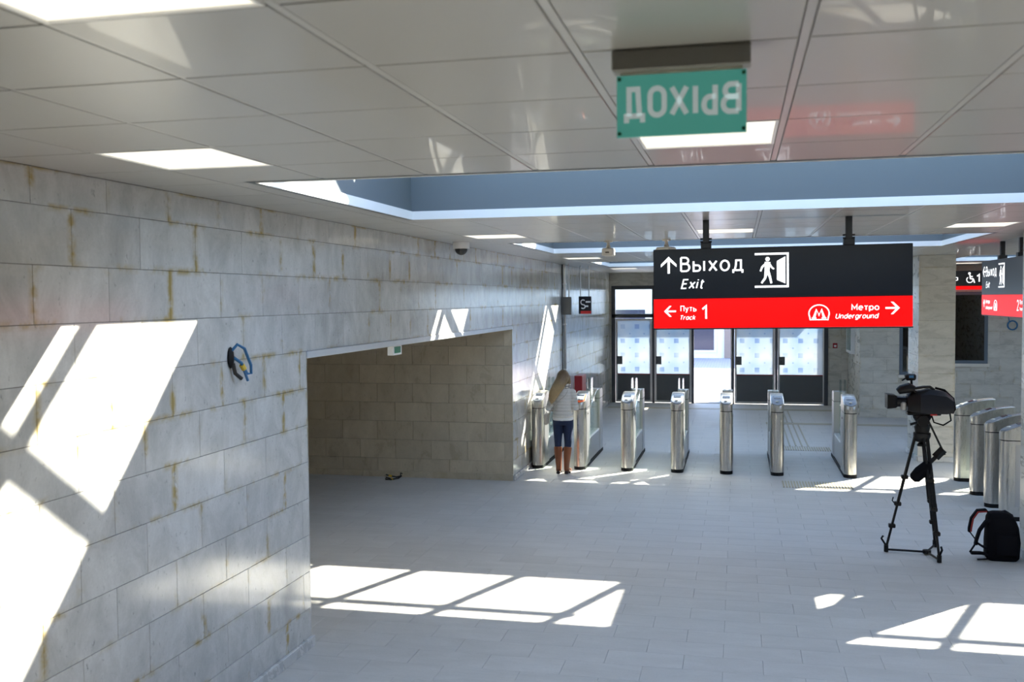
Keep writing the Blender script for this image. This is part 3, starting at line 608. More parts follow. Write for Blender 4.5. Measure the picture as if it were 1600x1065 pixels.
def stroke(pts, hw):
    """ribbon of half width hw along a polyline, mitred; closed when the ends meet"""
    P = [Vector((a, b)) for a, b in pts]; P = [p for k, p in enumerate(P) if k == 0 or (p - P[k - 1]).length > 1e-5]
    closed = (P[0] - P[-1]).length < 1e-4
    if closed: P = P[:-1]
    n = len(P); L = []; R_ = []
    for k in range(n):
        a = P[k - 1] if (closed or k) else None; c = P[(k + 1) % n] if (closed or k < n - 1) else None
        d0 = (P[k] - a).normalized() if a is not None else None; d1 = (c - P[k]).normalized() if c is not None else None
        d0 = d0 or d1; d1 = d1 or d0; n0 = Vector((-d0.y, d0.x)); n1 = Vector((-d1.y, d1.x)); mm = n0 + n1
        if mm.length < .2: mm = n0.copy()
        mm.normalize(); q = hw / max(.45, mm.dot(n0)); L.append(P[k] + mm * q); R_.append(P[k] - mm * q)
    fs = [(k, (k + 1) % n, n + (k + 1) % n, n + k) for k in range(n if closed else n - 1)]
    return [tuple(v) for v in L + R_], fs
def text(s, h, italic=False, bold=0, width=None, mirror=False, wt=.085, gap=.26):
    """drawn lettering: (points, faces, width) with the baseline at 0"""
    vs = []; fs = []; x = 0
    for ch in s:
        w_, st = GL[ch]
        for q in st:
            v, f_ = stroke(q, wt); o = len(vs); vs += [(a + x, b) for a, b in v]; fs += [tuple(i + o for i in t_) for t_ in f_]
        x += w_ + gap
    hh = 1 + 2 * wt; vs = [(a * h / hh, (b + wt) * h / hh) for a, b in vs]
    if italic: vs = [(a + b * .22, b) for a, b in vs]
    x0 = min(v[0] for v in vs); x1 = max(v[0] for v in vs); k = (width / (x1 - x0)) if width else 1
    return [((a - x0) * k * (-1 if mirror else 1), b) for a, b in vs], fs, (x1 - x0) * k
def put(mb, T_, x, z, y=-.003):
    vs, fs, w_ = T_; mb.add([(x + a, y, z + b) for a, b in vs], fs)
def arrow(cx, cz, L, ang, th=.017):
    h = L / 2; P = [(-h, -th), (h - th * 1.4, -th)]
    shaft = [(-h, -th / 1.6), (h - th, -th / 1.6), (h - th, th / 1.6), (-h, th / 1.6)]
    a1 = [(h, 0), (h - L * .46, L * .46), (h - L * .46 - th * 1.5, L * .46), (h - th * 2.0, 0)]; a2 = [(x, -z) for x, z in a1]
    ca, sa = math.cos(ang), math.sin(ang); out = []
    for sh in (shaft, a1, a2): out.append([(cx + x * ca - z * sa, cz + x * sa + z * ca) for x, z in sh])
    return out
def limb(a, b, wa, wb):
    d = Vector((b[0] - a[0], b[1] - a[1])).normalized(); n = Vector((-d.y, d.x))
    return [(a[0] + n.x * wa, a[1] + n.y * wa), (a[0] - n.x * wa, a[1] - n.y * wa), (b[0] - n.x * wb, b[1] - n.y * wb), (b[0] + n.x * wb, b[1] + n.y * wb)]
def exit_pictogram(mb, x0, z0, w_, h):
    P = lambda a, b: (x0 + a * w_, z0 + b * h)
    t = .06
    for q in ([(0, 1 - t), (1, 1 - t), (1, 1), (0, 1)], [(0, 0), (1, 0), (1, t), (0, t)], [(1 - t, t), (1, t), (1, 1 - t), (1 - t, 1 - t)], [(.65, .22), (.90, .11), (.90, .89), (.65, .76)]):
        mb.poly([P(*p) for p in q])
    c = P(.38, .82); mb.poly([(c[0] + .055 * w_ * 1.2 * math.cos(2 * PI * k / 14), c[1] + .065 * h * math.sin(2 * PI * k / 14)) for k in range(14)])
    for a, b, wa, wb in (((.38, .74), (.36, .45), .085, .07), ((.34, .70), (.22, .60), .035, .03), ((.22, .60), (.17, .47), .03, .025), ((.42, .70), (.50, .58), .03, .028), ((.50, .58), (.57, .53), .028, .022),
                         ((.39, .46), (.45, .30), .05, .035), ((.45, .30), (.49, .12), .035, .03), ((.34, .46), (.31, .28), .05, .035), ((.31, .28), (.20, .13), .035, .03)):
        mb.poly([(x0 + p[0], z0 + p[1]) for p in limb((a[0] * w_, a[1] * h), (b[0] * w_, b[1] * h), wa * w_, wb * w_)])
def emblem(mb, x0, z0, w_, h):
    P = lambda a, b: (x0 + a * w_, z0 + b * h)
    outer = [P(.5 + .5 * math.cos(a), .42 + .58 * math.sin(a)) for a in [PI * 1.12 - (PI * 1.24) * k / 16 for k in range(17)]]; outer = [P(.06, 0)] + outer + [P(.94, 0)]
    inner = [(x0 + w_ / 2 + (p[0] - x0 - w_ / 2) * .88, z0 + h * .47 + (p[1] - z0 - h * .47) * .86) for p in outer]
    for i in range(len(outer)):
        j = (i + 1) % len(outer); mb.poly([outer[i], outer[j], inner[j], inner[i]])
    for q in ([(.20, .16), (.33, .16), (.41, .62), (.37, .74)], [(.37, .74), (.41, .62), (.5, .38), (.5, .22)], [(.80, .16), (.67, .16), (.59, .62), (.63, .74)], [(.63, .74), (.59, .62), (.5, .38), (.5, .22)], [(.16, .10), (.38, .10), (.38, .17), (.16, .17)], [(.62, .10), (.84, .10), (.84, .17), (.62, .17)]):
        mb.poly([P(*p) for p in q])
def hanging_sign(loc, rz, W_, H_, second, label, posts, tilt=0):
    e = empty('hanging_sign', loc, rz); e.rotation_euler = (0, tilt, rz); tag(e, label, 'sign', 'hanging direction signs')
    # origin: bottom left corner of the front face
    D = .11; sp = .37 * H_
    MB().box(0, W_, 0, D, sp, H_, .004).build('black_panel', M['signblk'], e); MB().box(0, W_, 0, D, 0, sp, .004).build('red_panel', M['signred'], e)
    MB().box(-.004, W_ + .004, .004, D - .004, -.012, .0).build('bottom_edge', M['post'], e)
    X = lambda u: u * W_; Z = lambda v: (1 - v) * H_
    def word(*a, **k):
        x, z = a[0], a[1]; t = MB(); put(t, text(*a[2:], **k), x, z); t.build('lettering', M['ink'], e)
    def arr(*a):
        t = MB(); L = a[2]; th = a[4]; h = L / 2
        o = [(h, 0), (h - L * .46, L * .46), (h - L * .46 - th * 1.5, L * .46), (h - th * 1.9 - th / 1.6, th / 1.6), (-h, th / 1.6)]; o = o + [(x, -z) for x, z in o[::-1][:-1]]
        ca, sa = math.cos(a[3]), math.sin(a[3]); t.poly([(a[0] + x * ca - z * sa, a[1] + x * sa + z * ca) for x, z in o]); t.build('arrow', M['ink'], e)
    arr(X(.062), Z(.2), .150, PI / 2 if not second else PI, .017); arr(X(.066), Z(.785), .105, PI if not second else PI / 2, .012)
    if not second: arr(X(.926), Z(.775), .115, 0, .013)
    word(X(.108), Z(.292), 'Выход', .135, width=X(.252), wt=.066); word(X(.110), Z(.505), 'Exit', .088, True, width=X(.095), wt=.075)
    if not second:
        word(X(.108), Z(.79), 'Путь', .052, width=X(.065)); word(X(.109), Z(.895), 'Track', .041, True, width=X(.060)); word(X(.194), Z(.895), '1', .130, wt=.07)
        word(X(.773), Z(.80), 'Метро', .054, width=X(.104)); word(X(.713), Z(.90), 'Underground', .046, True, width=X(.163))
    else:
        word(X(.108), Z(.79), 'Метро', .054, width=X(.104)); word(X(.109), Z(.895), 'Underground', .046, True, width=X(.163))
        word(X(.80), Z(.90), '2', .135, wt=.07); word(X(.86), Z(.79), 'Путь', .052, width=X(.065)); word(X(.86), Z(.895), 'Track', .041, True, width=X(.060))
    t = MB(); exit_pictogram(t, X(.404), Z(.505), X(.132), .43 * H_); t.build('exit_pictogram', M['ink'], e)
    t = MB(); emblem(t, X(.61) if not second else X(.30), Z(.915), X(.082), .195 * H_); t.build('emblem', M['ink'], e)
    for u in posts:
        x = X(u); zt = CEIL - loc[2]; p = MB().box(x - .027, x + .027, D / 2 - .027, D / 2 + .027, H_ - .0, zt, .003).build('post', M['post'], e)
        MB().box(x - .045, x + .045, D / 2 - .05, D / 2 + .05, H_, H_ + .05, .004).build('clamp', M['post'], p)
        for s in (-1, 1):
            for z in (.06, .085): MB().tube([(x + s * .027, D / 2, H_ + z), (x + s * .05, D / 2, H_ + z)], .009, 6).build('bolt', M['post'], p)
    return e
hanging_sign((-.735, 8.75, 2.553), 0, 2.165, .70, False, 'black and red hanging sign reading Выход Exit with Track 1 and Underground arrows', (.212, .766), tilt=-.006)
hanging_sign((3.23, 14.40, 2.56), -PI / 2, 2.165, .72, True, 'black and red hanging sign seen edgewise beside the marble pillar with arrow to Exit', (.38, .78))
# mirrored green exit sign on the ceiling
e = empty('exit_sign', (-.155, 2.72, CEIL)); tag(e, 'green acrylic exit sign seen from behind, mirrored letters, under grey housing', 'exit sign')
MB().box(-.187, .187, -.012, .05, -.058, 0, .004).build('housing', M['ebox'], e); bx(-.165, .165, .014, .024, -.066, -.058).build('light_slot', M['pale'], e)
MB().box(-.176, .176, .014, .024, -.236, -.066, .001).build('acrylic_panel', M['egreen'], e)
t = MB(); tx = text('ВЫХОД', .088, width=.318, mirror=True, wt=.10, gap=.27); put(t, tx, .162, -.186, .0125); t.build('lettering', M['ewhite'], e)
for x in (-.168, .168):
    for z in (-.076, -.226): MB().tube([(x, .008, z), (x, .03, z)], .0055, 10).build('fixing_cap', M['gdot'], e)
# small hanging sign by the left wall, ticket sign
e = empty('hanging_plate', (-3.16, 20.0, 2.51)); tag(e, 'small dark hanging plate sign on two thin rods by the marble wall', 'sign')
MB().box(-.07, .19, 0, .10, 0, .36, .004).build('plate', M['signblk'], e); bx(-.03, .19, -.003, 0, 0, .06).build('red_band', M['platered'], e)
v, f_ = stroke(arc(.02, .24, .045, .05, 40, 270, 8) + arc(.02, .15, .045, .04, 90, -140, 8), .012); MB().add([(a, -.003, b) for a, b in v], f_).build('symbol', M['plateink'], e)
for z, q in ((.23, .175), (.14, .13)): MB().poly([(.075, z), (q, z), (q, z + .035), (.075, z + .035)]).build('text_line', M['plateink'], e)
for x in (-.04, .14): MB().tube([(x, .05, .36), (x, .05, CEIL - 2.51)], .012, 6).build('rod', M['steel2'], e)
e = empty('hanging_plate', (-3.40, 18.9, 2.51)); tag(e, 'blank grey plate sign on thin rods close to the marble wall', 'sign')
MB().box(0, .20, 0, .06, 0, .35, .004).build('plate', M['dpanel'], e)
for x in (.05, .15): MB().tube([(x, .03, .35), (x, .03, CEIL - 2.51)], .012, 6).build('rod', M['steel2'], e)
e = empty('ticket_sign', (4.2, TY - .32, 2.95)); tag(e, 'long black ticket office sign with wheelchair symbol, number 1 and red band', 'sign')
MB().box(0, 1.5, 0, .08, .08, .42, .004).build('black_panel', M['signblk'], e); MB().box(0, 1.5, 0, .08, 0, .08, .002).build('red_band', M['signred'], e)
for tx, h, x, z in (('Касса', .11, .24, .2), ('1', .19, .98, .16)):
    t = MB(); put(t, text(tx, h), x, z); t.build('lettering', M['ink'], e)
t = MB(); cx, cz = .84, .22
t.poly([(cx + .028 * math.cos(2 * PI * k / 12) - .01, cz + .14 + .028 * math.sin(2 * PI * k / 12)) for k in range(12)])
for k in range(14):
    a0, a1 = 2 * PI * k / 20 + 2.2, 2 * PI * (k + 1) / 20 + 2.2; t.poly([(cx + r * math.cos(a), cz + r * math.sin(a)) for r, a in ((.075, a0), (.075, a1), (.055, a1), (.055, a0))])
for a, b in (((0, .11), (.01, .02)), ((.01, .02), (.07, .02)), ((.07, .02), (.10, -.07)), ((0, .07), (.06, .07))): t.poly([(cx + p[0], cz + p[1]) for p in limb(a, b, .013, .013)])
t.build('wheelchair_symbol', M['ink'], e)
for x in (.2, 1.3): MB().tube([(x, .04, .42), (x, .04, CEIL - 2.95)], .014, 6).build('rod', M['post'], e)

# ------------------------------------------------------------------ small fittings
e = empty('dome_camera', (-3.22, 11.2, CEIL)); tag(e, 'white dome security camera on the ceiling near the marble wall', 'security camera')
MB().tube([(0, 0, 0), (0, 0, -.075)], .10, 20).build('housing', M['white'], e, True); MB().sphere((0, 0, -.075), .078, .078, .078, 16, 6, 0, PI / 2).build('dome', M['dome'], e, True)
MB().tube([(0, 0, -.06), (0, 0, -.08)], .085, 20).build('ring', M['steel2'], e, True)
for k, (x, y, lab, rz) in enumerate(((-1.50, 11.5, 'cream box security camera on the ceiling near the dome camera', .0), (-.82, 11.5, 'cream box security camera on the ceiling above the hanging sign', .9))):
    e = empty('box_camera', (x, y, CEIL), rz); tag(e, lab, 'security camera', 'cream cameras under the ceiling')
    MB().tube([(0, 0, 0), (0, 0, -.02)], .05, 14).build('base', M['cream'], e, True); MB().tube([(0, 0, -.02), (0, .0, -.07)], .018, 8).build('arm', M['cream'], e, True); MB().sphere((0, 0, -.075), .028, .028, .028).build('joint', M['cream'], e, True)
    bdy = MB().rings([[(x * s, y, -.09 - .115 * q + z) for x, z in ((-.055, 0), (.055, 0), (.068, -.02), (.068, -.08), (-.068, -.08), (-.068, -.02))] for y, s, q in ((-.10, .85, .1), (-.07, 1, 0), (.10, 1, 0), (.12, .85, .1))]).build('body', M['cream'], e)
    bx(-.022, .022, -.104, -.10, -.148, -.138).build('slot', M['dome'], bdy)
# cut cable coil on the left wall
e = empty('cable_outlet', (WX, 6.10, 2.42)); tag(e, 'blue cable loop with yellow tape hanging from a hole in the marble wall', 'cable')
MB().sphere((.008, -.02, .02), .022, .035, .075, 10, 6).build('wall_hole', M['black'], e, True)
MB().tube([(.01, -.02, .06), (.05, .0, .11), (.07, .06, .08), (.08, .13, -.04), (.07, .15, -.10), (.06, .11, -.10), (.05, .05, -.02), (.02, .0, .02)], .011, 7).build('blue_cable', M['blue'], e, True)
MB().tube([(.05, .055, -.035), (.052, .085, -.065)], .019, 8).build('tape', M['yellow'], e, True)
MB().tube([(.05, .08, -.06), (.06, .12, -.15)], .010, 6).build('cut_end', M['blue'], e, True); MB().tube([(.02, -.01, -.02), (.03, .0, -.09), (.05, .05, -.13)], .014, 7).build('black_cable', M['cable'], e, True)
# cable scrap on the passage floor
e = empty('cable_scrap', (-5.33, 14.45, 0)); tag(e, 'tangled black cable with yellow tape on the passage floor', 'cable')
MB().tube([(-.10, 0, .03), (.02, -.06, .012), (.12, -.03, .03), (.14, .04, .05), (.05, .05, .03), (-.06, .04, .05), (-.12, .05, .06)], .011, 7).build('cord', M['cable'], e, True)
MB().tube([(-.10, -.02, .012), (-.08, -.07, .012), (.02, -.08, .012)], .010, 6).build('loose_end', M['cable'], e, True); MB().tube([(-.07, .042, .05), (-.02, .045, .04)], .018, 8).build('tape', M['yellow'], e, True); MB().tube([(.0, -.055, .014), (.035, -.055, .016)], .015, 8).build('tape', M['yellow'], e, True)
MB().tube([(.13, .03, .05), (.13, .04, .10), (.16, .03, .09)], .009, 6).build('prong', M['cable'], e, True)
# pictogram under the lintel
e = empty('exit_marker', (WX - .06, 9.55, LINT - .058)); tag(e, 'small green pictogram box hung under the passage lintel', 'exit sign')
bx(-.03, .03, -.13, .13, -.10, 0).build('casing', M['white'], e); bx(.03, .034, -.09, .09, -.08, -.015).build('green_panel', M['green'], e)
# conduit, red box, call point, notice board, cable ring
e = empty('conduit', (WX, 19.15, 0)); tag(e, 'pale vertical conduit pipe on the marble wall beyond the turnstiles', 'pipe')
MB().tube([(.04, 0, .0), (.04, 0, CEIL)], .03, 10).build('pipe', M['steel2'], e, True); bx(.0, .012, -.09, -.05, 0, CEIL).build('joint_strip', M['black'], e)
for z in (.5, 1.4, 2.3, 3.1): bx(0, .075, -.034, .034, z, z + .03).build('clip', M['white'], e)
e = empty('wall_box', (WX, 20.8, .78)); tag(e, 'red metal cabinet on the marble wall behind the woman', 'cabinet'); MB().box(0, .16, -.28, .28, 0, .40, .006).build('body', M['red'], e); d = bx(.16, .166, -.26, .26, .02, .38).build('door', M['red'], e); bx(.166, .18, .18, .22, .18, .22).build('latch', M['steel2'], d)
e = empty('call_point', (2.43, YF, 1.49)); tag(e, 'small red fire call point on the marble beside the doors', 'fire alarm'); MB().box(-.055, .055, -.04, 0, 0, .13, .005).build('casing', M['red'], e); bx(-.03, .03, -.043, -.04, .03, .08).build('label_plate', M['white'], e)
e = empty('notice_board', (SX, 25.4, 1.42)); tag(e, 'white framed notice case on the short return wall', 'notice board')
for q in ((-.55, -.49, 0, 1.4), (.49, .55, 0, 1.4), (-.49, .49, 0, .06), (-.49, .49, 1.34, 1.4)): bx(-.09, 0, *q).build('frame', M['white'], e)
bx(-.03, 0, -.49, .49, .06, 1.34).build('board', M['bezel'], e); bx(-.085, -.08, -.49, .49, .06, 1.34).build('pane', M['glass'], e)
e = empty('cable_ring', (6.0, TY, 2.14)); tag(e, 'dark blue coil of cable hanging on the ticket wall', 'cable')
MB().tube([(.10 * math.cos(2 * PI * k / 16), -.03, .10 * math.sin(2 * PI * k / 16)) for k in range(16)], .018, 6, True).build('coil', M['blue'], e, True); MB().tube([(-.06, -.02, .08), (-.09, -.01, .22)], .010, 6).build('tail', M['blue'], e)
# tactile paving
def tactile(x0, x1, y0, y1, kind, label, mt):
    e = empty('tactile_paving', ((x0 + x1) / 2, (y0 + y1) / 2, 0)); tag(e, label, 'tactile paving'); a, c = (x1 - x0) / 2, (y1 - y0) / 2
    bx(-a, a, -c, c, 0, .003).build('mat', M['floor'] if kind != 'band' else M['strip'], e)
    if kind == 'ribs':
        n = int(2 * a / .042)
        for k in range(n):
            x = -a + .02 + k * (2 * a - .04) / (n - 1); bx(x - .010, x + .010, -c + .02, c - .02, .003, .009).build('rib', mt, e)
    if kind == 'guide':
        for k in range(5):
            x = -a + .04 + k * (2 * a - .08) / 4; bx(x - .014, x + .014, -c + .02, c - .02, .003, .009).build('rib', mt, e)
tactile(.64, 1.65, 14.86, 15.40, 'ribs', 'brass ribbed tactile strip on the floor in front of the turnstiles', M['brass'])
tactile(.80, 1.66, 18.50, 18.98, 'ribs', 'brass ribbed tactile strip on the floor beyond the turnstiles', M['brass'])
tactile(.80, 1.32, 19.02, 22.25, 'guide', 'ribbed guide path running towards the doors', M['strip']); tactile(.70, 1.22, 22.65, 24.95, 'guide', 'short ribbed guide path ending at the door mat strip', M['strip'])
tactile(.6, 5.5, 22.3, 22.6, 'band', 'narrow tan cross strip leading to the ticket window', M['strip']); tactile(-3.3, 2.6, 25.0, 25.3, 'band', 'long tan strip across the floor before the doors', M['strip'])

# ------------------------------------------------------------------ person
def remeshed(mb, name, material, parent=None, vox=.012, loc=(0, 0, 0), smooth=4):
    me = mb.mesh(name); fixn(me); o = bpy.data.objects.new(name, me); COL.objects.link(o)
    r = o.modifiers.new('r', 'REMESH'); r.mode = 'VOXEL'; r.voxel_size = vox; s = o.modifiers.new('s', 'SMOOTH'); s.factor = .5; s.iterations = smooth
    bpy.context.view_layer.update(); m2 = bpy.data.meshes.new_from_object(o.evaluated_get(bpy.context.evaluated_depsgraph_get()))
    bpy.data.objects.remove(o); bpy.data.meshes.remove(me); m2.name = name; m2.materials.clear(); m2.materials.append(material)
    for p in m2.polygons: p.use_smooth = True
    o = bpy.data.objects.new(name, m2); COL.objects.link(o); o.location = loc
    if parent: o.parent = parent
    return o
LH, RH = (-.11, .20, 1.00), (.13, .20, 1.09)
def hand(mb, p, d, up=(0, 0, 1)):
    p = Vector(p); d = Vector(d).normalized(); sd_ = d.cross(Vector(up)).normalized(); q = p + d * .075
    mb.tube([p - d * .02, p + d * .03, q], [.024, .034, .032], 8)
    for k, L in enumerate((.062, .072, .068, .052)):
        o = sd_ * (-.027 + .018 * k); a = q + o; mb.tube([a - d * .02, a + d * L * .5, a + d * L * .85 + Vector((0, 0, -.02))], [.0095, .009, .0075], 6)
    a = p + d * .03 + sd_ * -.03; mb.tube([a, a + d * .03 - sd_ * .025, a + d * .06 - sd_ * .028], [.011, .010, .008], 6)
bdy = MB()
bdy.loft([(0, 0, .84, .155, .11), (0, 0, .95, .165, .12), (0, 0, 1.08, .125, .095), (0, 0, 1.25, .155, .10), (0, 0, 1.36, .15, .08), (0, .005, 1.40, .06, .055), (0, .01, 1.47, .052, .055)], 18)
bdy.sphere((0, .045, 1.555), .074, .095, .112, 16, 10); bdy.sphere((0, .145, 1.53), .012, .02, .018, 8, 5)
for s in (-1, 1): bdy.sphere((s * .075, .04, 1.55), .012, .02, .03, 8, 5)
for s, hip, kn, an in ((-1, -.085, -.09, -.075), (1, .085, .075, .055)):
    bdy.tube([(hip, 0, .90), (kn * 1.0, .012, .48), (an, -.01, .10)], [.085, .055, .038], 12); bdy.tube([(an, -.03, .07), (an + s * .02, .10, .045)], [.035, .03], 8)
arms = (((-.155, 0, 1.315), (-.225, -.04, 1.05), LH), ((.155, 0, 1.315), (.215, -.04, 1.06), RH))
for a, b, c in arms:
    bdy.tube([a, b, c], [.05, .04, .026], 10); hand(bdy, c, Vector(c) - Vector(b))
person = remeshed(bdy, 'person', M['skin'], None, .009, (-2.76, 15.44, 0), 2)
tag(person, 'blonde woman in cream quilted jacket, jeans and brown boots, head bowed, at the turnstiles', 'person')
jk = MB(); jk.loft([(0, -.005, .905, .168, .13), (0, -.005, .94, .170, .13), (0, -.002, 1.06, .148, .118), (0, 0, 1.20, .165, .125), (0, 0, 1.31, .165, .11), (0, 0, 1.36, .135, .095), (0, .0, 1.40, .09, .08), (0, .01, 1.43, .075, .07)], 22)
for a, b, c in arms:
    b_ = Vector(b); c_ = Vector(c); jk.tube([a, b_, b_ + (c_ - b_) * .88], [.062, .056, .042], 12); jk.sphere(a, .064, .07, .064)
jacket = remeshed(jk, 'jacket', M['jacket'], person, .011)
remeshed(MB().loft([(0, -.004, .865, .168, .128), (0, -.004, .93, .172, .13)], 24), 'shirt_hem', M['hem'], person, .010)
jn = MB(); jn.loft([(0, 0, .80, .160, .115), (0, -.008, .86, .166, .125), (0, 0, .95, .15, .11)], 20)
for hip, kn, an in ((-.083, -.088, -.075), (.083, .075, .055)):
    jn.tube([(hip, -.003, .88), (hip * 1.0, -.005, .78), (kn, .012, .48), ((kn + an) / 2, .005, .36)], [.09, .085, .058, .056], 14)
remeshed(jn, 'jeans', M['jeans'], person, .010)
for s, kn, an in ((-1, -.088, -.075), (1, .075, .055)):
    bt = MB(); bt.tube([(kn, .012, .435), ((kn + an) / 2, -.006, .30), (an, -.008, .13), (an, -.012, .06)], [.066, .060, .046, .044], 14); bt.tube([(an, -.03, .065), (an + s * .012, .06, .05), (an + s * .03, .15, .035)], [.042, .042, .032], 12)
    o = remeshed(bt, 'boot', M['boot'], person, .009); b = MB(); b.box(an - .03, an + .03, -.065, .005, 0, .045, .008); b.box(an - .032 + s * .015, an + .036 + s * .015, .04, .17, 0, .012, .004); b.build('heel_and_sole', M['sole'], o)
hr = MB(); hr.sphere((.0, .03, 1.562), .106, .122, .120, 18, 10)
hr.loft([(-.165, -.12, 1.14, .012, .012), (-.15, -.14, 1.20, .055, .028), (-.12, -.145, 1.29, .088, .04), (-.075, -.13, 1.38, .108, .05), (-.035, -.09, 1.46, .114, .07), (-.008, -.03, 1.53, .108, .095), (0, .01, 1.59, .093, .11)], 16)
hr.tube([(-.08, .06, 1.57), (-.13, .0, 1.42), (-.175, -.06, 1.27)], [.03, .034, .018], 8); hr.tube([(.08, .06, 1.58), (.10, .03, 1.48), (.085, .0, 1.40)], [.03, .034, .016], 8)
remeshed(hr, 'hair', M['hair'], person, .009)
sc = MB(); sc.tube([(.092 * math.cos(2 * PI * k / 16), .012 + .085 * math.sin(2 * PI * k / 16), 1.425 + .012 * math.sin(4 * PI * k / 16)) for k in range(16)], .04, 8, True); remeshed(sc, 'scarf', M['scarf'], person, .012)
MB().tube([(-.20, -.10, .98), (-.17, -.142, 1.06), (-.06, -.137, 1.18), (.06, -.135, 1.28), (.10, -.10, 1.36)], .006, 5).build('bag_strap', M['bag'], person)
e = empty('handbag', (-2.76 - .262, 15.40, .80)); tag(e, 'small beige handbag at the left hip of the blonde woman', 'bag')
MB().box(-.03, .03, -.09, .09, 0, .17, .015).build('pouch', M['bag'], e); MB().box(-.033, .033, -.093, .093, .10, .172, .012).build('flap', M['bag'], e)

# ------------------------------------------------------------------ tripod, camera, backpack
FEET = [(1.59, 11.30), (2.07, 10.94), (2.15, 11.62)]; TX, TYY = 1.945, 11.27
e = empty('tripod', (TX, TYY, 0)); tag(e, 'black broadcast tripod with floor spreader carrying the video camera', 'tripod')
apex = Vector((0, 0, 1.29))
for fx, fy in FEET:
    p = Vector((fx - TX, fy - TYY, .05)); d = (p - apex); hz = Vector((-d.y, d.x, 0)).normalized() * .024; top = apex + Vector((d.x, d.y, 0)).normalized() * .07
    lg = empty('leg'); lg.parent = e
    q = top + (p - top) * .60; q2 = top + (p - top) * .80
    for s in (-1, 1): MB().tube([top + hz * s, q + hz * s], .0145, 8).build('upper_tube', M['blackp'], lg, True)
    for s in (-1, 1): MB().tube([top + (p - top) * .38 + hz * s * .45, q2 + hz * s * .45], .012, 8).build('middle_tube', M['blackp'], lg, True)
    MB().tube([q, p], .0135, 8).build('lower_tube', M['blackp'], lg, True)
    for t_ in (.36, .60, .80):
        c = top + (p - top) * t_; MB().box(c.x - .036, c.x + .036, c.y - .03, c.y + .03, c.z - .022, c.z + .022, .008).build('clamp', M['blackp'], lg)
    c = top + (p - top) * .60; o = Vector((d.x, d.y, 0)).normalized(); MB().tube([c + o * .03, c + o * .055 + Vector((0, 0, .03)), c + o * .045 + Vector((0, 0, .07))], .007, 6).build('lock_lever', M['blackp'], lg)
    MB().tube([p + Vector((0, 0, -.045)), p + Vector((0, 0, .03))], .024, 10).build('foot', M['black'], lg, True)
    MB().tube([p + o * .0 + Vector((0, 0, .02)), p + o * .05 + Vector((0, 0, .10)), p + o * .03 + Vector((0, 0, .13))], .012, 6).build('foot_clip', M['black'], lg)
    ce_ = Vector((.06, .0, .03)); MB().tube([ce_, p + Vector((0, 0, -.02))], .012, 6).build('spreader_arm', M['blackp'], e)
MB().tube([(.06, 0, .015), (.06, 0, .05)], .045, 12).build('spreader_hub', M['blackp'], e)
MB().loft([(0, 0, 1.24, .065, .065), (0, 0, 1.30, .09, .09), (0, 0, 1.335, .09, .09)], 16).build('crown', M['blackp'], e, True)
MB().loft([(0, 0, 1.19, .05, .05), (0, 0, 1.21, .05, .05), (0, 0, 1.24, .02, .02)], 12).build('bowl_knob', M['blackp'], e, True)
hd = MB().loft([(0, 0, 1.335, .07, .07), (0, 0, 1.40, .085, .08), (.0, 0, 1.44, .06, .08), (0, 0, 1.50, .095, .075), (0, 0, 1.53, .10, .07)], 16).build('fluid_head', M['blackp'], e, True)
MB().tube([(0, -.09, 1.47), (0, .09, 1.47)], .06, 14).build('tilt_drum', M['blackp'], hd, True); MB().tube([(-.06, -.05, 1.45), (-.13, -.06, 1.43)], .014, 8).build('brake_lever', M['blackp'], hd)
MB().tube([(.07, .07, 1.47), (.20, .12, 1.20), (.26, .14, 1.08)], .011, 8).build('pan_bar', M['blackp'], e, True)
e = empty('microphone', (1.97, 11.17, .98)); tag(e, 'black furry microphone windshield slung between the tripod legs', 'microphone')
ax = Vector((.18, 0, .20)).normalized()
m_ = MB(); m_.tube([ax * -.20, ax * -.17, ax * -.08, ax * .02, ax * .06], [.03, .062, .072, .058, .03], 12); m_.build('windshield', M['blackf'], e, True)
MB().tube([ax * .04, ax * .16], .022, 8).build('grip', M['blackp'], e); MB().tube([ax * .14, ax * .26], .045, 4).build('battery_pack', M['blackp'], e)
e = empty('video_camera', (TX, TYY, 1.53)); e.scale = (1.14,) * 3; tag(e, 'black shoulder video camera with rain cover on the tripod, lens towards the passage', 'video camera')
MB().box(-.14, .16, -.05, .05, 0, .03, .006).build('quick_plate', M['blackp'], e); bx(.06, .12, -.075, -.05, .002, .024).build('red_lever', M['reddev'], e)
MB().rings([[(x, y * s, z0 + (z1 - z0) * t_) for y, t_ in ((-.075, 0), (.075, 0), (.09, .25), (.085, .8), (.05, 1), (-.05, 1), (-.085, .8), (-.09, .25))] for x, s, z0, z1 in ((-.14, .8, .04, .19), (-.10, 1, .03, .22), (.05, 1.15, .025, .245), (.17, 1.1, .02, .225), (.25, .95, .025, .17), (.275, .6, .05, .13))]).build('body', M['blackp'], e, True)
MB().rings([[(x, y * s, z0 + (z1 - z0) * t_) for y, t_ in ((-.10, 0), (.10, 0), (.112, .3), (.10, .8), (.05, 1), (-.05, 1), (-.10, .8), (-.112, .3))] for x, s, z0, z1 in ((-.03, .95, .03, .23), (.05, 1.02, .02, .25), (.20, 1.0, .02, .225), (.265, .9, .03, .165))]).build('rain_cover', M['navy'], e, True)
ln = MB(); ln.tube([(-.14, 0, .125), (-.17, 0, .125), (-.18, 0, .125), (-.25, 0, .127), (-.26, 0, .127)], [.048, .054, .050, .058, .062], 16); ln.build('lens', M['blackp'], e, True)
MB().rings([[(x, y * s, .13 + z * s) for y, z in ((-.085, -.064), (.085, -.064), (.085, .064), (-.085, .064))] for x, s in ((-.235, .82), (-.25, .95), (-.325, 1.05))]).build('lens_hood', M['blackp'], e)
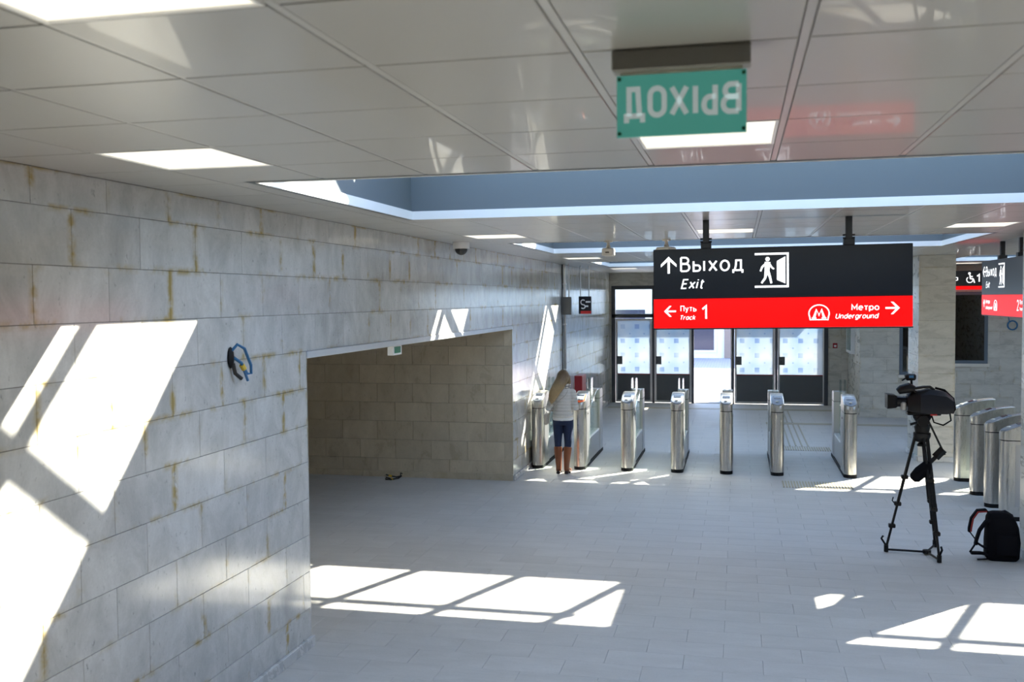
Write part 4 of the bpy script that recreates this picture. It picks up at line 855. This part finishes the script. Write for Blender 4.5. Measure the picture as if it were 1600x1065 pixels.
MB().box(-.20, -.15, -.075, -.035, .04, .125, .012).build('zoom_grip', M['steel2'], e)
MB().tube([(-.13, -.03, .245), (.0, -.03, .268), (.06, -.03, .27), (.10, -.03, .24)], .014, 8).build('carry_handle', M['blackp'], e, True)
vf = MB(); vf.tube([(-.23, -.06, .225), (-.20, -.06, .245), (-.13, -.06, .262), (-.08, -.06, .25)], [.03, .043, .05, .03], 12); vf.build('viewfinder', M['blackp'], e, True); MB().tube([(-.10, -.06, .24), (-.03, -.03, .20)], .014, 8).build('viewfinder_arm', M['blackp'], e)
MB().tube([(-.095, 0, .26), (-.10, 0, .33)], .011, 6).build('light_mount', M['blackp'], e); lt = MB(); lt.tube([(-.155, 0, .355), (-.14, 0, .36), (-.07, 0, .36), (-.06, 0, .36)], [.026, .036, .032, .022], 10); lt.build('top_light', M['blackp'], e, True); MB().tube([(-.15, 0, .35), (-.185, 0, .325)], .008, 6).build('light_tab', M['blackp'], e); bx(-.125, -.085, -.037, -.02, .355, .378).build('blue_label', M['blue'], e)
MB().tube([(.23, -.06, .05), (.24, -.08, -.04), (.17, -.09, -.085), (.09, -.08, -.06), (.07, -.06, .01)], .008, 6).build('strap', M['blackf'], e)
MB().tube([(.11, -.02, .26), (.19, -.02, .24), (.27, -.02, .16), (.285, -.02, .06), (.26, -.02, .02)], .012, 6).build('rear_strap', M['blackf'], e)

e = empty('backpack', (2.74, 11.22, 0)); tag(e, 'black backpack with red-edged strap standing on the floor against the pillar', 'backpack')
bp = MB(); bp.rings([[(cx_ + rx * math.copysign(abs(math.cos(a)) ** .45, math.cos(a)), ry * math.copysign(abs(math.sin(a)) ** .45, math.sin(a)), z) for a in [2 * PI * k / 20 for k in range(20)]] for cx_, rx, ry, z in ((.0, .14, .10, .0), (.0, .165, .12, .03), (.005, .17, .125, .20), (.0, .155, .12, .36), (-.015, .135, .105, .45), (-.03, .10, .08, .50), (-.035, .06, .05, .515))])
body = bp.build('bag_body', M['blackf'], e, True); MB().tube([(-.02, 0, .505), (.03, 0, .525), (.10, 0, .48), (.13, 0, .40)], .011, 6).build('top_handle', M['navy'], e, True)
MB().box(-.10, .14, -.15, -.11, .06, .30, .02).build('front_pocket', M['blackf'], e)
def band(pts, wd, th, name, mt):
    R = []
    for i, p in enumerate(pts):
        p = Vector(p); a = Vector(pts[max(i - 1, 0)]); c = Vector(pts[min(i + 1, len(pts) - 1)]); t_ = (c - a).normalized(); n_ = Vector((t_.z, 0, -t_.x))
        R.append([p + n_ * th + Vector((0, wd, 0)), p + n_ * th - Vector((0, wd, 0)), p - n_ * th - Vector((0, wd, 0)), p - n_ * th + Vector((0, wd, 0))])
    return MB().rings(R).build(name, mt, e, True)
band([(-.10, .05, .46), (-.15, .05, .52), (-.23, .05, .51), (-.29, .05, .42), (-.31, .05, .31), (-.31, .05, .27)], .028, .010, 'shoulder_strap', M['blackf']); band([(-.14, .018, .505), (-.23, .018, .495), (-.278, .018, .42), (-.297, .018, .31), (-.298, .018, .28)], .006, .008, 'strap_edging', M['redstrap'])
band([(-.11, -.06, .45), (-.17, -.06, .41), (-.23, -.06, .32), (-.26, -.06, .22), (-.27, -.06, .16)], .03, .013, 'shoulder_strap', M['blackf'])
MB().tube([(-.31, .05, .28), (-.27, .0, .22), (-.25, -.05, .19)], .007, 5).build('webbing', M['blackf'], e); band([(-.27, -.06, .19), (-.20, -.06, .145), (-.10, -.06, .11)], .03, .010, 'lower_strap', M['blackf'])
band([(-.14, -.06, .06), (-.22, -.07, .075), (-.32, -.08, .075)], .035, .012, 'hip_belt', M['blackf']); MB().tube([(-.27, -.06, .17), (-.33, -.08, .08)], .010, 5).build('webbing', M['blackf'], e); band([(-.14, -.08, .02), (-.20, -.09, .014), (-.26, -.10, .012)], .015, .004, 'loose_strap', M['blackf'])
